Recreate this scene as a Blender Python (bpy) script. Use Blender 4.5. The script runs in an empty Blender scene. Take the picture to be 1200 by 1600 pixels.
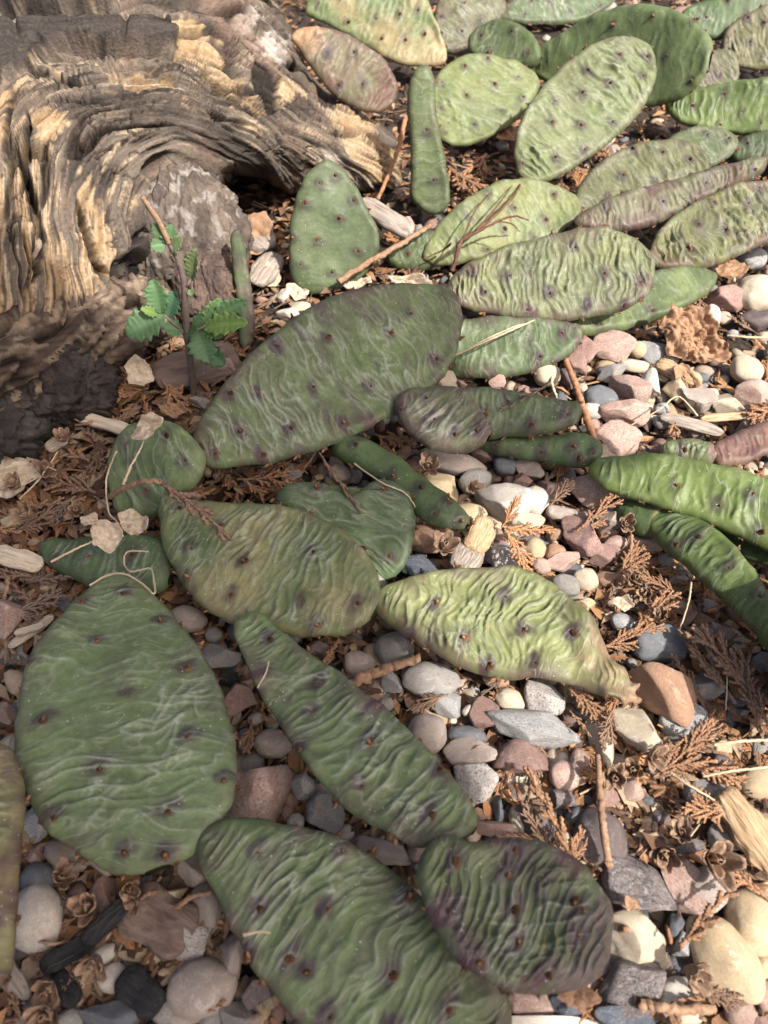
import bpy, bmesh, math, random
import numpy as np
from mathutils import Vector, Matrix, Quaternion

# ------------------------------------------------------------------ camera, sky, sun, exposure
SC = bpy.context.scene
COL = SC.collection
H, PITCH, TV = 0.25, math.radians(52), 18.0 / 26.0
CAM = np.array([0.0, -H / math.tan(PITCH), H])
FW = np.array([0, math.cos(PITCH), -math.sin(PITCH)])
UPV = np.array([0, math.sin(PITCH), math.cos(PITCH)])
RT = np.array([1.0, 0, 0])
cd = bpy.data.cameras.new('camera')
cam = bpy.data.objects.new('camera', cd)
COL.objects.link(cam)
cam.location = CAM
cam.rotation_euler = (math.pi / 2 - PITCH, 0, 0)
cd.sensor_fit = 'VERTICAL'; cd.sensor_height = 36; cd.lens = 26
cd.clip_start = 0.01; cd.clip_end = 300
cd.dof.use_dof = True; cd.dof.focus_distance = 0.30; cd.dof.aperture_fstop = 17.0
SC.camera = cam

SUN = np.array([0.50, -0.42, 0.80]); SUN /= np.linalg.norm(SUN)      # direction towards the sun
w = bpy.data.worlds.new('World'); SC.world = w; w.use_nodes = True
nt = w.node_tree
bg = nt.nodes['Background']
sky = nt.nodes.new('ShaderNodeTexSky'); sky.sky_type = 'NISHITA'; sky.sun_disc = False
sky.sun_elevation = math.asin(SUN[2])
sky.sun_rotation = math.atan2(SUN[0], SUN[1])
sky.dust_density = 6.0; sky.air_density = 0.6; sky.ozone_density = 0.0
nt.links.new(sky.outputs[0], bg.inputs[0]); bg.inputs[1].default_value = 0.102
sd = bpy.data.lights.new('sun', 'SUN'); sd.energy = 4.0; sd.angle = math.radians(0.6); sd.color = (1, 0.955, 0.89)
so = bpy.data.objects.new('sun', sd); COL.objects.link(so)
so.rotation_euler = Vector(SUN).to_track_quat('Z', 'Y').to_euler()
so.location = (1, -1, 2)
SC.view_settings.view_transform = 'Standard'; SC.view_settings.look = 'None'
SC.view_settings.gamma = 1; SC.view_settings.exposure = 1.15
SC.cycles.max_bounces = 6; SC.cycles.diffuse_bounces = 3; SC.cycles.glossy_bounces = 2
SC.cycles.transmission_bounces = 2; SC.cycles.use_denoising = True

R = random.Random(7)
NR = np.random.RandomState(11)

# ------------------------------------------------------------------ geometry helpers
def ray(px, py):
    a = (np.asarray(px, float) - 600) / 800 * TV
    b = -(np.asarray(py, float) - 800) / 800 * TV
    return FW + a[..., None] * RT + b[..., None] * UPV
def P(px, py, z=0.0):
    d = ray(px, py)
    t = (np.asarray(z, float) - CAM[2]) / d[..., 2]
    return CAM + t[..., None] * d
def P1(px, py, z=0.0): return P(np.array(px), np.array(py), np.array(z))
def P_at_y(px, py, Y):
    d = ray(np.array(px), np.array(py)); t = (Y - CAM[1]) / d[1]
    return CAM + t * d
def to_px(p):
    q = np.asarray(p) - CAM
    z = q @ FW
    return 600 + (q @ RT) / z / TV * 800, 800 - (q @ UPV) / z / TV * 800
def mpp(px, py, z=0.0):                        # metres for one photo pixel at that place
    return ((P1(px, py, z) - CAM) @ FW) * TV / 800
def nrm(v):
    v = np.asarray(v, float); return v / (np.linalg.norm(v, axis=-1, keepdims=True) + 1e-12)

_perm = np.random.RandomState(3).permutation(512)
_perm = np.concatenate([_perm, _perm, _perm])
_g = np.random.RandomState(4).normal(size=(512, 3)); _g /= np.linalg.norm(_g, axis=1, keepdims=True)
def pn(x, y=0.0, z=0.0):                       # gradient noise, about -0.7 .. 0.7
    x, y, z = np.broadcast_arrays(np.asarray(x, float), np.asarray(y, float), np.asarray(z, float))
    xi, yi, zi = np.floor(x).astype(int), np.floor(y).astype(int), np.floor(z).astype(int)
    xf, yf, zf = x - xi, y - yi, z - zi
    u, v, ww = [f * f * f * (f * (f * 6 - 15) + 10) for f in (xf, yf, zf)]
    def g(a, b, c):
        h = _perm[(_perm[(_perm[(xi + a) & 511] + yi + b) & 511] + zi + c) & 511]
        q = _g[h]
        return q[..., 0] * (xf - a) + q[..., 1] * (yf - b) + q[..., 2] * (zf - c)
    def lp(a, b, t): return a + (b - a) * t
    return lp(lp(lp(g(0,0,0), g(1,0,0), u), lp(g(0,1,0), g(1,1,0), u), v),
              lp(lp(g(0,0,1), g(1,0,1), u), lp(g(0,1,1), g(1,1,1), u), v), ww)
def fbm(x, y=0.0, z=0.0, o=3):
    s = 0; a = 1.0
    for i in range(o):
        s = s + a * pn(np.asarray(x) * 2 ** i + 17 * i, np.asarray(y) * 2 ** i, np.asarray(z) * 2 ** i); a *= 0.5
    return s
def sst(a, b, x):
    t = np.clip((np.asarray(x, float) - a) / (b - a), 0, 1); return t * t * (3 - 2 * t)
def mixc(a, b, t):
    a = np.asarray(a, float); b = np.asarray(b, float); t = np.asarray(t)[..., None]
    return a + (b - a) * t
def spline(pts, n, closed=False):
    p = np.asarray(pts, float); m = len(p); out = []
    seg = m if closed else m - 1
    for k in range(n):
        t = k / n * seg if closed else k / (n - 1) * seg
        i = min(int(t), seg - 1); f = t - i
        if closed: a, b, c, d = p[(i - 1) % m], p[i % m], p[(i + 1) % m], p[(i + 2) % m]
        else: a, b, c, d = p[max(i - 1, 0)], p[i], p[min(i + 1, m - 1)], p[min(i + 2, m - 1)]
        out.append(0.5 * (2 * b + (c - a) * f + (2 * a - 5 * b + 4 * c - d) * f * f + (3 * b - a - 3 * c + d) * f ** 3))
    return np.array(out)
def seg_dist(q, poly, closed=True):            # distance of points to a polyline
    a = poly; b = np.roll(poly, -1, 0)
    if not closed: a, b = poly[:-1], poly[1:]
    best = np.full(len(q), 1e9)
    for s, e in zip(a, b):
        d = e - s; L = d @ d + 1e-18
        t = np.clip(((q - s) @ d) / L, 0, 1)
        best = np.minimum(best, np.linalg.norm(q - s - t[:, None] * d, axis=1))
    return best
def inside(q, poly):
    x, y = q[:, 0], q[:, 1]; c = np.zeros(len(q), bool)
    for (x0, y0), (x1, y1) in zip(poly, np.roll(poly, -1, 0)):
        k = (y0 > y) != (y1 > y)
        c ^= k & (x < (x1 - x0) * (y - y0) / (y1 - y0 + 1e-15) + x0)
    return c

# ------------------------------------------------------------------ object helpers
def mesh(name, V, F, mat=None, col=None, smooth=True, wc=None):
    me = bpy.data.meshes.new(name)
    V = np.asarray(V, np.float32)
    if isinstance(F, np.ndarray):
        n, k = F.shape
        me.vertices.add(len(V)); me.vertices.foreach_set('co', V.ravel())
        me.loops.add(n * k); me.loops.foreach_set('vertex_index', F.astype(np.int32).ravel())
        me.polygons.add(n)
        me.polygons.foreach_set('loop_start', (np.arange(n) * k).astype(np.int32))
        me.polygons.foreach_set('loop_total', np.full(n, k, np.int32))
        me.update(calc_edges=True)
    else:
        me.from_pydata(V.tolist(), [], F); me.update()
    if smooth: me.polygons.foreach_set('use_smooth', np.ones(len(me.polygons), bool))
    if col is not None:
        at = me.color_attributes.new('tint', 'FLOAT_COLOR', 'POINT')
        c = np.ones((len(V), 4), np.float32); c[:, :col.shape[1]] = np.clip(col, 0, 1)
        at.data.foreach_set('color', c.ravel())
    if wc is not None:
        at = me.attributes.new('wc', 'FLOAT_VECTOR', 'POINT'); at.data.foreach_set('vector', np.asarray(wc, np.float32).ravel())
    if mat: me.materials.append(mat)
    me.validate(); me.update()
    return me
def obj(name, me, parent=None, M=None, mat=None):
    o = bpy.data.objects.new(name, me); COL.objects.link(o)
    if parent is not None: o.parent = parent
    if M is not None: o.matrix_local = Matrix(M.tolist() if isinstance(M, np.ndarray) else M)
    if mat is not None:
        o.material_slots[0].link = 'OBJECT'; o.material_slots[0].material = mat
    return o
USED = {}
def tag(o, label, cat, group=None, kind=None):
    if label: o['label'] = label; USED[label] = o.name
    if cat: o['category'] = cat
    if group: o['group'] = group
    if kind: o['kind'] = kind
    return o
def frame(loc, x, n, s=(1, 1, 1)):             # matrix: x axis along x, z axis near n
    x = nrm(x); z = nrm(np.asarray(n) - (np.asarray(n) @ x) * x); y = np.cross(z, x)
    M = np.eye(4)
    M[:3, 0] = x * s[0]; M[:3, 1] = y * s[1]; M[:3, 2] = z * s[2]; M[:3, 3] = loc
    return M
def grid_faces(nu, nv, off=0, flip=False):
    i, j = np.meshgrid(np.arange(nu - 1), np.arange(nv - 1), indexing='ij')
    a = (i * nv + j + off).ravel()
    f = np.stack([a, a + nv, a + nv + 1, a + 1], 1)
    return f[:, ::-1] if flip else f
def tube(pts, rad, k=6, cap=True):             # verts, quad faces of a tube along a polyline
    pts = np.asarray(pts, float); n = len(pts); rad = np.broadcast_to(np.asarray(rad, float), n)
    V = []; ref = np.array([0.13, 0.21, 0.97])
    for i in range(n):
        d = nrm(pts[min(i + 1, n - 1)] - pts[max(i - 1, 0)])
        a = nrm(np.cross(d, ref)); b = np.cross(d, a)
        for q in range(k):
            th = 2 * math.pi * q / k
            V.append(pts[i] + rad[i] * (math.cos(th) * a + math.sin(th) * b))
    F = [(i * k + q, i * k + (q + 1) % k, (i + 1) * k + (q + 1) % k, (i + 1) * k + q) for i in range(n - 1) for q in range(k)]
    if cap: F += [tuple(range(k))[::-1], tuple((n - 1) * k + q for q in range(k))]
    return np.array(V), F
class MB:
    def __init__(s): s.V = []; s.F = []; s.C = []; s.n = 0
    def add(s, V, F, c=None):
        V = np.asarray(V); s.V.append(V); s.F += [tuple(int(i) + s.n for i in f) for f in F]; s.n += len(V)
        if c is not None:
            c = np.asarray(c, float); s.C.append(np.tile(c, (len(V), 1)) if c.ndim == 1 else c)
    def mesh(s, name, mat=None, smooth=True):
        return mesh(name, np.concatenate(s.V), s.F, mat, np.concatenate(s.C) if s.C else None, smooth)

# ------------------------------------------------------------------ materials
def new_mat(name):
    m = bpy.data.materials.new(name); m.use_nodes = True
    t = m.node_tree; b = t.nodes['Principled BSDF']
    return m, t, b
def nd(t, kind, **kw):
    n = t.nodes.new(kind)
    for k, v in kw.items():
        if k in ('operation', 'blend_type', 'data_type', 'feature', 'noise_dimensions', 'attribute_name', 'attribute_type', 'distance'):
            setattr(n, k, v)
        else: n.inputs[k].default_value = v
    return n
def coords(t, kind='Object', scale=(1, 1, 1), rand=True):
    tc = nd(t, 'ShaderNodeTexCoord'); mp = nd(t, 'ShaderNodeMapping')
    mp.inputs['Scale'].default_value = scale
    t.links.new(tc.outputs[kind], mp.inputs['Vector'])
    if rand:
        oi = nd(t, 'ShaderNodeObjectInfo'); mu = nd(t, 'ShaderNodeMath', operation='MULTIPLY'); mu.inputs[1].default_value = 37.0
        t.links.new(oi.outputs['Random'], mu.inputs[0])
        cb = nd(t, 'ShaderNodeCombineXYZ')
        for i in range(3): t.links.new(mu.outputs[0], cb.inputs[i])
        t.links.new(cb.outputs[0], mp.inputs['Location'])
    return mp.outputs[0]
def ramp(t, src, stops):
    r = nd(t, 'ShaderNodeValToRGB'); e = r.color_ramp.elements
    while len(e) < len(stops): e.new(0.5)
    for q, (p, c) in zip(e, stops):
        q.position = p; q.color = (c[0], c[1], c[2], 1) if not isinstance(c, float) else (c, c, c, 1)
    t.links.new(src, r.inputs[0]); return r.outputs[0]
def mixn(t, fac, a, b, mode='MIX'):
    m = nd(t, 'ShaderNodeMix', data_type='RGBA', blend_type=mode)
    for s, v in ((m.inputs[0], fac), (m.inputs[6], a), (m.inputs[7], b)):
        if hasattr(v, 'links'): t.links.new(v, s)
        elif isinstance(v, (int, float)): s.default_value = v
        else: s.default_value = (*v, 1)
    return m.outputs[2]
def noise(t, vec, scale, detail=4, rough=0.55, dist=0.0):
    n = nd(t, 'ShaderNodeTexNoise', Scale=scale, Detail=detail, Roughness=rough, Distortion=dist)
    t.links.new(vec, n.inputs['Vector']); return n.outputs['Fac']
def voro(t, vec, scale, out='Distance', feature='F1'):
    n = nd(t, 'ShaderNodeTexVoronoi', feature=feature, Scale=scale)
    t.links.new(vec, n.inputs['Vector']); return n.outputs[out]
def bump(t, b, h, strength, dist):
    n = nd(t, 'ShaderNodeBump', Strength=strength, Distance=dist)
    t.links.new(h, n.inputs['Height']); t.links.new(n.outputs[0], b.inputs['Normal'])
def tint_mat(name, rough, scale, amt, bstr, bdist, spec=0.4, fine=None, aniso=(1, 1, 1)):
    m, t, b = new_mat(name)
    at = nd(t, 'ShaderNodeAttribute', attribute_name='tint')
    v = coords(t, 'Object', aniso, False)
    n1 = noise(t, v, scale, 5, 0.65)
    f = ramp(t, n1, [(0.25, 1 - amt), (0.75, 1 + amt * 0.0 + 0.0)])
    c = mixn(t, 1.0, at.outputs['Color'], f, 'MULTIPLY')
    if fine:
        vv = voro(t, v, fine[0])
        c = mixn(t, ramp(t, vv, [(fine[1], 1.0), (fine[1] + 0.05, 0.0)]), c, fine[2])
    t.links.new(c, b.inputs['Base Color'])
    b.inputs['Roughness'].default_value = rough; b.inputs['Specular IOR Level'].default_value = spec
    bump(t, b, n1, bstr, bdist)
    return m
def skin_mat():
    m, t, b = new_mat('cactus_skin')
    at = nd(t, 'ShaderNodeAttribute', attribute_name='tint'); wc = nd(t, 'ShaderNodeAttribute', attribute_name='wc')
    v = coords(t, 'Object', (1, 1, 1), False); wv = wc.outputs['Vector']
    def line(src, wdt):
        s = nd(t, 'ShaderNodeMath', operation='SUBTRACT'); t.links.new(src, s.inputs[0]); s.inputs[1].default_value = 0.5
        a = nd(t, 'ShaderNodeMath', operation='ABSOLUTE'); t.links.new(s.outputs[0], a.inputs[0])
        return ramp(t, a.outputs[0], [(0.0, 1.0), (wdt, 0.0)])
    def mul(a, b_):
        k = nd(t, 'ShaderNodeMath', operation='MULTIPLY')
        for i, q in enumerate((a, b_)):
            if hasattr(q, 'links'): t.links.new(q, k.inputs[i])
            else: k.inputs[i].default_value = q
        return k.outputs[0]
    def add(a, b_):
        k = nd(t, 'ShaderNodeMath', operation='ADD'); t.links.new(a, k.inputs[0]); t.links.new(b_, k.inputs[1]); return k.outputs[0]
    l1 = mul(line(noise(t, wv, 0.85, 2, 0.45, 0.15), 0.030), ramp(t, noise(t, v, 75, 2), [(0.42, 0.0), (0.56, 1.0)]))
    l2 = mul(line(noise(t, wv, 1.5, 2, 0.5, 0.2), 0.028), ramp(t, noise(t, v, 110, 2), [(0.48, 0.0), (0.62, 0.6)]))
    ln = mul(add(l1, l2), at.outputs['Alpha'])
    fine = noise(t, v, 520, 6, 0.75); mot = noise(t, v, 190, 5, 0.7)
    c = mixn(t, 1.0, at.outputs['Color'], ramp(t, mot, [(0.3, 0.74), (0.68, 1.0)]), 'MULTIPLY')
    c = mixn(t, 1.0, c, ramp(t, fine, [(0.3, 0.72), (0.62, 1.0)]), 'MULTIPLY')
    c = mixn(t, mul(ln, 0.26), c, (0.36, 0.385, 0.30))  # pale crease lines: waxy scuffs and crest highlights put into the colour
    cork = mul(ramp(t, noise(t, v, 260, 4, 0.7), [(0.66, 0.0), (0.70, 0.8)]), ramp(t, noise(t, v, 45, 2), [(0.5, 0.0), (0.6, 1.0)]))
    c = mixn(t, cork, c, (0.19, 0.125, 0.075))
    dust = mul(ramp(t, voro(t, v, 520), [(0.07, 1.0), (0.13, 0.0)]), ramp(t, noise(t, v, 130, 2), [(0.52, 0.0), (0.6, 0.8)]))
    c = mixn(t, dust, c, (0.55, 0.53, 0.47))
    t.links.new(c, b.inputs['Base Color'])
    t.links.new(ramp(t, mot, [(0.3, 0.62), (0.7, 0.42)]), b.inputs['Roughness']); b.inputs['Specular IOR Level'].default_value = 0.26
    hgt = add(mul(ln, 0.5), mul(fine, 0.5))
    bump(t, b, hgt, 0.5, 0.0005)
    return m
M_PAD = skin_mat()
def areole_mat():
    m, t, b = new_mat('areole_wool'); at = nd(t, 'ShaderNodeAttribute', attribute_name='tint'); oi = nd(t, 'ShaderNodeObjectInfo')
    c = mixn(t, 1.0, at.outputs['Color'], ramp(t, oi.outputs['Random'], [(0.0, (0.40, 0.38, 0.40)), (0.5, (0.8, 0.78, 0.75)), (1.0, (1.0, 1.0, 1.0))]), 'MULTIPLY')
    n = noise(t, coords(t, 'Object'), 3.0, 4, 0.7); c = mixn(t, 1.0, c, ramp(t, n, [(0.3, 0.5), (0.7, 1.0)]), 'MULTIPLY')
    t.links.new(c, b.inputs['Base Color']); b.inputs['Roughness'].default_value = 0.9; b.inputs['Specular IOR Level'].default_value = 0.1
    return m
M_AREOLE = areole_mat()
M_WOOD = tint_mat('weathered_wood', 0.85, 700, 0.45, 0.9, 0.0012, 0.08)
M_CRUMB = tint_mat('litter_crumbs', 0.85, 900, 0.4, 0.5, 0.0004, 0.1)
M_GRAVEL = tint_mat('small_gravel', 0.8, 700, 0.35, 0.5, 0.0005, 0.3)
M_LEAF = tint_mat('fresh_leaf', 0.5, 600, 0.25, 0.3, 0.0003, 0.4)
def simple_mat(name, stops, scale, rough=0.85, aniso=(1, 1, 1), bstr=0.6, bdist=0.0006, val=0.25, det=5, coord='Object'):
    m, t, b = new_mat(name)
    v = coords(t, coord, aniso)
    n1 = noise(t, v, scale, det, 0.62, 0.4)
    c = ramp(t, n1, stops)
    oi = nd(t, 'ShaderNodeObjectInfo')
    f = ramp(t, oi.outputs['Random'], [(0.0, 1 - val), (1.0, 1.0 + 0.0)])
    c = mixn(t, 1.0, c, f, 'MULTIPLY')
    t.links.new(c, b.inputs['Base Color']); b.inputs['Roughness'].default_value = rough
    b.inputs['Specular IOR Level'].default_value = 0.25
    bump(t, b, n1, bstr, bdist)
    return m
def stone_mat(name, a, b_, sp=None, sps=(0.3, 9.0), rough=0.72, band=None, bstr=0.5):
    m, t, b = new_mat(name)
    v = coords(t, 'Object')
    n1 = noise(t, v, 1.6, 6, 0.65, 0.5); n2 = noise(t, v, 14.0, 7, 0.8)
    c = ramp(t, n1, [(0.32, a), (0.68, b_)])
    if band: c = mixn(t, ramp(t, noise(t, coords(t, 'Object', (0.6, 3.5, 1.5)), 1.5, 5, 0.7, 1.0), [(0.52, 0.0), (0.6, 0.75)]), c, band)
    if sp:
        for k, s in enumerate(sp):
            vv = noise(t, v, sps[1] * (1 + 0.6 * k), 3, 0.8, 0.6)
            c = mixn(t, ramp(t, vv, [(1 - sps[0] - 0.16 - 0.03 * k, 0.0), (1 - sps[0] - 0.1 - 0.03 * k, 0.9)]), c, s)
    s_ = nd(t, 'ShaderNodeMath', operation='SUBTRACT'); t.links.new(noise(t, v, 1.1, 5, 0.6, 0.8), s_.inputs[0]); s_.inputs[1].default_value = 0.5
    a_ = nd(t, 'ShaderNodeMath', operation='ABSOLUTE'); t.links.new(s_.outputs[0], a_.inputs[0])
    vm = nd(t, 'ShaderNodeMath', operation='MULTIPLY'); t.links.new(ramp(t, a_.outputs[0], [(0.0, 0.7), (0.022, 0.0)]), vm.inputs[0]); t.links.new(ramp(t, noise(t, v, 0.9, 2), [(0.46, 0.0), (0.58, 1.0)]), vm.inputs[1])
    c = mixn(t, vm.outputs[0], c, tuple(min(0.72, q * 1.7 + 0.10) for q in a))
    oi = nd(t, 'ShaderNodeObjectInfo')
    c = mixn(t, 1.0, c, ramp(t, oi.outputs['Random'], [(0, 0.78), (1, 1.0)]), 'MULTIPLY')
    c = mixn(t, 1.0, c, ramp(t, n2, [(0.3, 0.66), (0.6, 1.0)]), 'MULTIPLY')
    d = noise(t, coords(t, 'Object'), 2.3, 6, 0.75)                        # dried dirt clinging in patches
    c = mixn(t, ramp(t, d, [(0.52, 0.0), (0.70, 0.42)]), c, (0.19, 0.135, 0.09))
    t.links.new(c, b.inputs['Base Color']); b.inputs['Roughness'].default_value = rough
    b.inputs['Specular IOR Level'].default_value = 0.35
    bump(t, b, n2, min(1.0, bstr * 1.6), 0.0008)
    return m
ST = {
 'tan':   ('tan', stone_mat('stone_tan', (0.50, 0.38, 0.23), (0.44, 0.34, 0.22), rough=0.8, bstr=0.25)),
 'cream': ('cream', stone_mat('stone_cream', (0.56, 0.47, 0.34), (0.48, 0.40, 0.30), bstr=0.35)),
 'white': ('whitish', stone_mat('stone_white', (0.60, 0.54, 0.46), (0.50, 0.45, 0.39), bstr=0.3)),
 'grey':  ('grey', stone_mat('stone_grey', (0.27, 0.255, 0.24), (0.36, 0.33, 0.30), [(0.18, 0.17, 0.17)], (0.26, 8))),
 'taupe': ('taupe', stone_mat('stone_taupe', (0.29, 0.235, 0.20), (0.36, 0.30, 0.26), bstr=0.3)),
 'slate': ('slate blue', stone_mat('stone_slate', (0.105, 0.115, 0.13), (0.15, 0.155, 0.165), rough=0.65, bstr=0.3)),
 'dark':  ('dark brown', stone_mat('stone_dark', (0.10, 0.080, 0.080), (0.145, 0.11, 0.105), rough=0.7, bstr=0.25)),
 'pink':  ('pink', stone_mat('stone_pink', (0.47, 0.29, 0.23), (0.52, 0.38, 0.32), [(0.62, 0.52, 0.46), (0.22, 0.14, 0.13)], (0.27, 7))),
 'red':   ('reddish', stone_mat('stone_red', (0.27, 0.155, 0.13), (0.37, 0.24, 0.20), [(0.45, 0.36, 0.32), (0.13, 0.09, 0.09)], (0.25, 6))),
 'rust':  ('orange brown', stone_mat('stone_rust', (0.40, 0.235, 0.15), (0.47, 0.29, 0.19), rough=0.85, bstr=0.6)),
 'gran':  ('black and white speckled', stone_mat('stone_granite', (0.42, 0.37, 0.34), (0.50, 0.40, 0.36), [(0.07, 0.07, 0.075), (0.60, 0.56, 0.52)], (0.34, 8))),
 'gneiss': ('dark speckled', stone_mat('stone_gneiss', (0.13, 0.115, 0.115), (0.25, 0.19, 0.18), [(0.42, 0.38, 0.35), (0.05, 0.05, 0.055)], (0.28, 7), band=(0.30, 0.27, 0.25))),
 'bgran': ('grey speckled', stone_mat('stone_grey_granite', (0.30, 0.30, 0.30), (0.37, 0.365, 0.355), [(0.13, 0.135, 0.14), (0.5, 0.49, 0.47)], (0.3, 12))),
 'blue':  ('dark blue speckled', stone_mat('stone_blue', (0.06, 0.072, 0.095), (0.09, 0.10, 0.125), [(0.23, 0.25, 0.28)], (0.28, 12))),
 'coal':  ('black charred', stone_mat('charcoal', (0.018, 0.018, 0.02), (0.035, 0.033, 0.033), rough=0.6)),
}
# ------------------------------------------------------------------ ground
def gz(x, y): return 0.0022 * fbm(np.asarray(x) / 0.03, np.asarray(y) / 0.03, 3.3, 3) - 0.003
def build_ground():
    k = 150
    s = np.linspace(-1, 1, 2 * k + 1); q = np.sinh(s * 5.2) / math.sinh(5.2) * 60
    X, Y = np.meshgrid(q, q + 0.05, indexing='ij')
    Z = gz(X, Y)
    V = np.stack([X, Y, Z], -1).reshape(-1, 3)
    m, t, b = new_mat('soil')
    v = coords(t, 'Object', (1, 1, 1), False)
    n1 = noise(t, v, 60, 8, 0.7); n2 = noise(t, v, 420, 6, 0.7)
    c = ramp(t, n1, [(0.3, (0.022, 0.015, 0.011)), (0.55, (0.055, 0.036, 0.024)), (0.75, (0.11, 0.073, 0.048))])
    c = mixn(t, 1.0, c, ramp(t, n2, [(0.3, 0.4), (0.7, 1.0)]), 'MULTIPLY')
    t.links.new(c, b.inputs['Base Color']); b.inputs['Roughness'].default_value = 0.95
    bump(t, b, n2, 1.0, 0.003)
    o = obj('ground', mesh('ground', V, grid_faces(2 * k + 1, 2 * k + 1), m))
    o['kind'] = 'structure'
build_ground()

# ------------------------------------------------------------------ the weathered log
def tps(pts, vals):
    pts = np.asarray(pts, float) / 100; n = len(pts)
    def U(d): return np.where(d > 0, d * d * np.log(d + 1e-12), 0)
    D = np.linalg.norm(pts[:, None] - pts[None], axis=-1)
    A = np.zeros((n + 3, n + 3)); A[:n, :n] = U(D) + 0.02 * np.eye(n)
    A[:n, n] = 1; A[:n, n + 1:] = pts; A[n, :n] = 1; A[n + 1:, :n] = pts.T
    c = np.linalg.solve(A, np.concatenate([vals, np.zeros(3)]))
    def f(x, y):
        q = np.stack([x.ravel(), y.ravel()], 1) / 100
        out = c[n] + q @ c[n + 1:]
        for i in range(n): out += c[i] * U(np.linalg.norm(q - pts[i], axis=1))
        return out.reshape(x.shape)
    return f
def blob(PX, PY, pts, soft=14.0, wob=10.0, seed=0.0):  # soft mask of an image outline, ragged edge
    poly = np.asarray(pts, float)
    full = np.zeros(PX.shape); mg = 2.2 * wob + soft
    i0, i1 = np.searchsorted(PX[:, 0], [poly[:, 0].min() - mg, poly[:, 0].max() + mg]); j0, j1 = np.searchsorted(PY[0], [poly[:, 1].min() - mg, poly[:, 1].max() + mg])
    sx, sy = PX[i0:i1, j0:j1], PY[i0:i1, j0:j1]
    q = np.stack([sx.ravel(), sy.ravel()], 1)
    q = q + wob * np.stack([fbm(q[:, 0] / 22, q[:, 1] / 22, seed, 3), fbm(q[:, 0] / 22, q[:, 1] / 22, seed + 9, 3)], 1)
    d = seg_dist(q, poly); d = np.where(inside(q, poly), d, -d)
    full[i0:i1, j0:j1] = sst(-soft / 2, soft / 2, d).reshape(sx.shape)
    return full
def cellular(x, y, seed, n=1.0):               # distance to the borders of irregular cells
    xi, yi = np.floor(x).astype(int), np.floor(y).astype(int)
    d1 = np.full(x.shape, 9.0); d2 = np.full(x.shape, 9.0); cid = np.zeros(x.shape)
    for a in (-1, 0, 1):
        for b in (-1, 0, 1):
            h = _perm[(_perm[(xi + a + seed) & 511] + yi + b) & 511]
            jx, jy = (h % 23) / 23.0, (h // 23) / 23.0
            d = np.hypot(xi + a + jx - x, yi + b + jy - y)
            near = d < d1
            d2 = np.where(near, d1, np.minimum(d2, d)); cid = np.where(near, h, cid); d1 = np.where(near, d, d1)
    return d2 - d1, cid / 512.0

def grain_field(lines, x0, x1, y0, y1, st=9.0):
    nx, ny = int((x1 - x0) / st) + 1, int((y1 - y0) / st) + 1
    t = np.zeros((nx, ny)); fix = np.zeros((nx, ny), bool)
    for tv, ln in lines:
        for p in spline(ln, 400):
            i, j = int(round((p[0] - x0) / st)), int(round((p[1] - y0) / st))
            if 0 <= i < nx and 0 <= j < ny: t[i, j] = tv; fix[i, j] = True
    fi, fj = np.nonzero(fix); gi, gj = np.meshgrid(np.arange(nx), np.arange(ny), indexing='ij')
    d = (gi[..., None] - fi) ** 2 + (gj[..., None] - fj) ** 2
    t = np.where(fix, t, t[fi, fj][d.argmin(-1)])
    for k in range(450):
        p = np.pad(t, 1, mode='edge')
        a = (p[2:, 1:-1] + p[:-2, 1:-1] + p[1:-1, 2:] + p[1:-1, :-2]) / 4
        t = np.where(fix, t * 0.85 + 0.15 * a if k % 5 == 0 else t, a)
    def f(X, Y):
        u = np.clip((X - x0) / st, 0, nx - 1.001); v = np.clip((Y - y0) / st, 0, ny - 1.001)
        i, j = u.astype(int), v.astype(int); a, b = u - i, v - j
        return (t[i, j] * (1 - a) * (1 - b) + t[i + 1, j] * a * (1 - b) + t[i, j + 1] * (1 - a) * b + t[i + 1, j + 1] * a * b)
    return f
GREYB, DARKB, GOLD, PALE, PINKB, BLACK = ((0.145, 0.117, 0.093), (0.042, 0.035, 0.031), (0.34, 0.222, 0.115),
                                          (0.45, 0.35, 0.24), (0.165, 0.105, 0.078), (0.014, 0.012, 0.011))
def wood_normals(Q):
    du = np.gradient(Q, axis=0); dv = np.gradient(Q, axis=1)
    n = nrm(np.cross(du, dv)); s = np.sign((n * (CAM - Q)).sum(-1, keepdims=True)); return n * s
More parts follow.
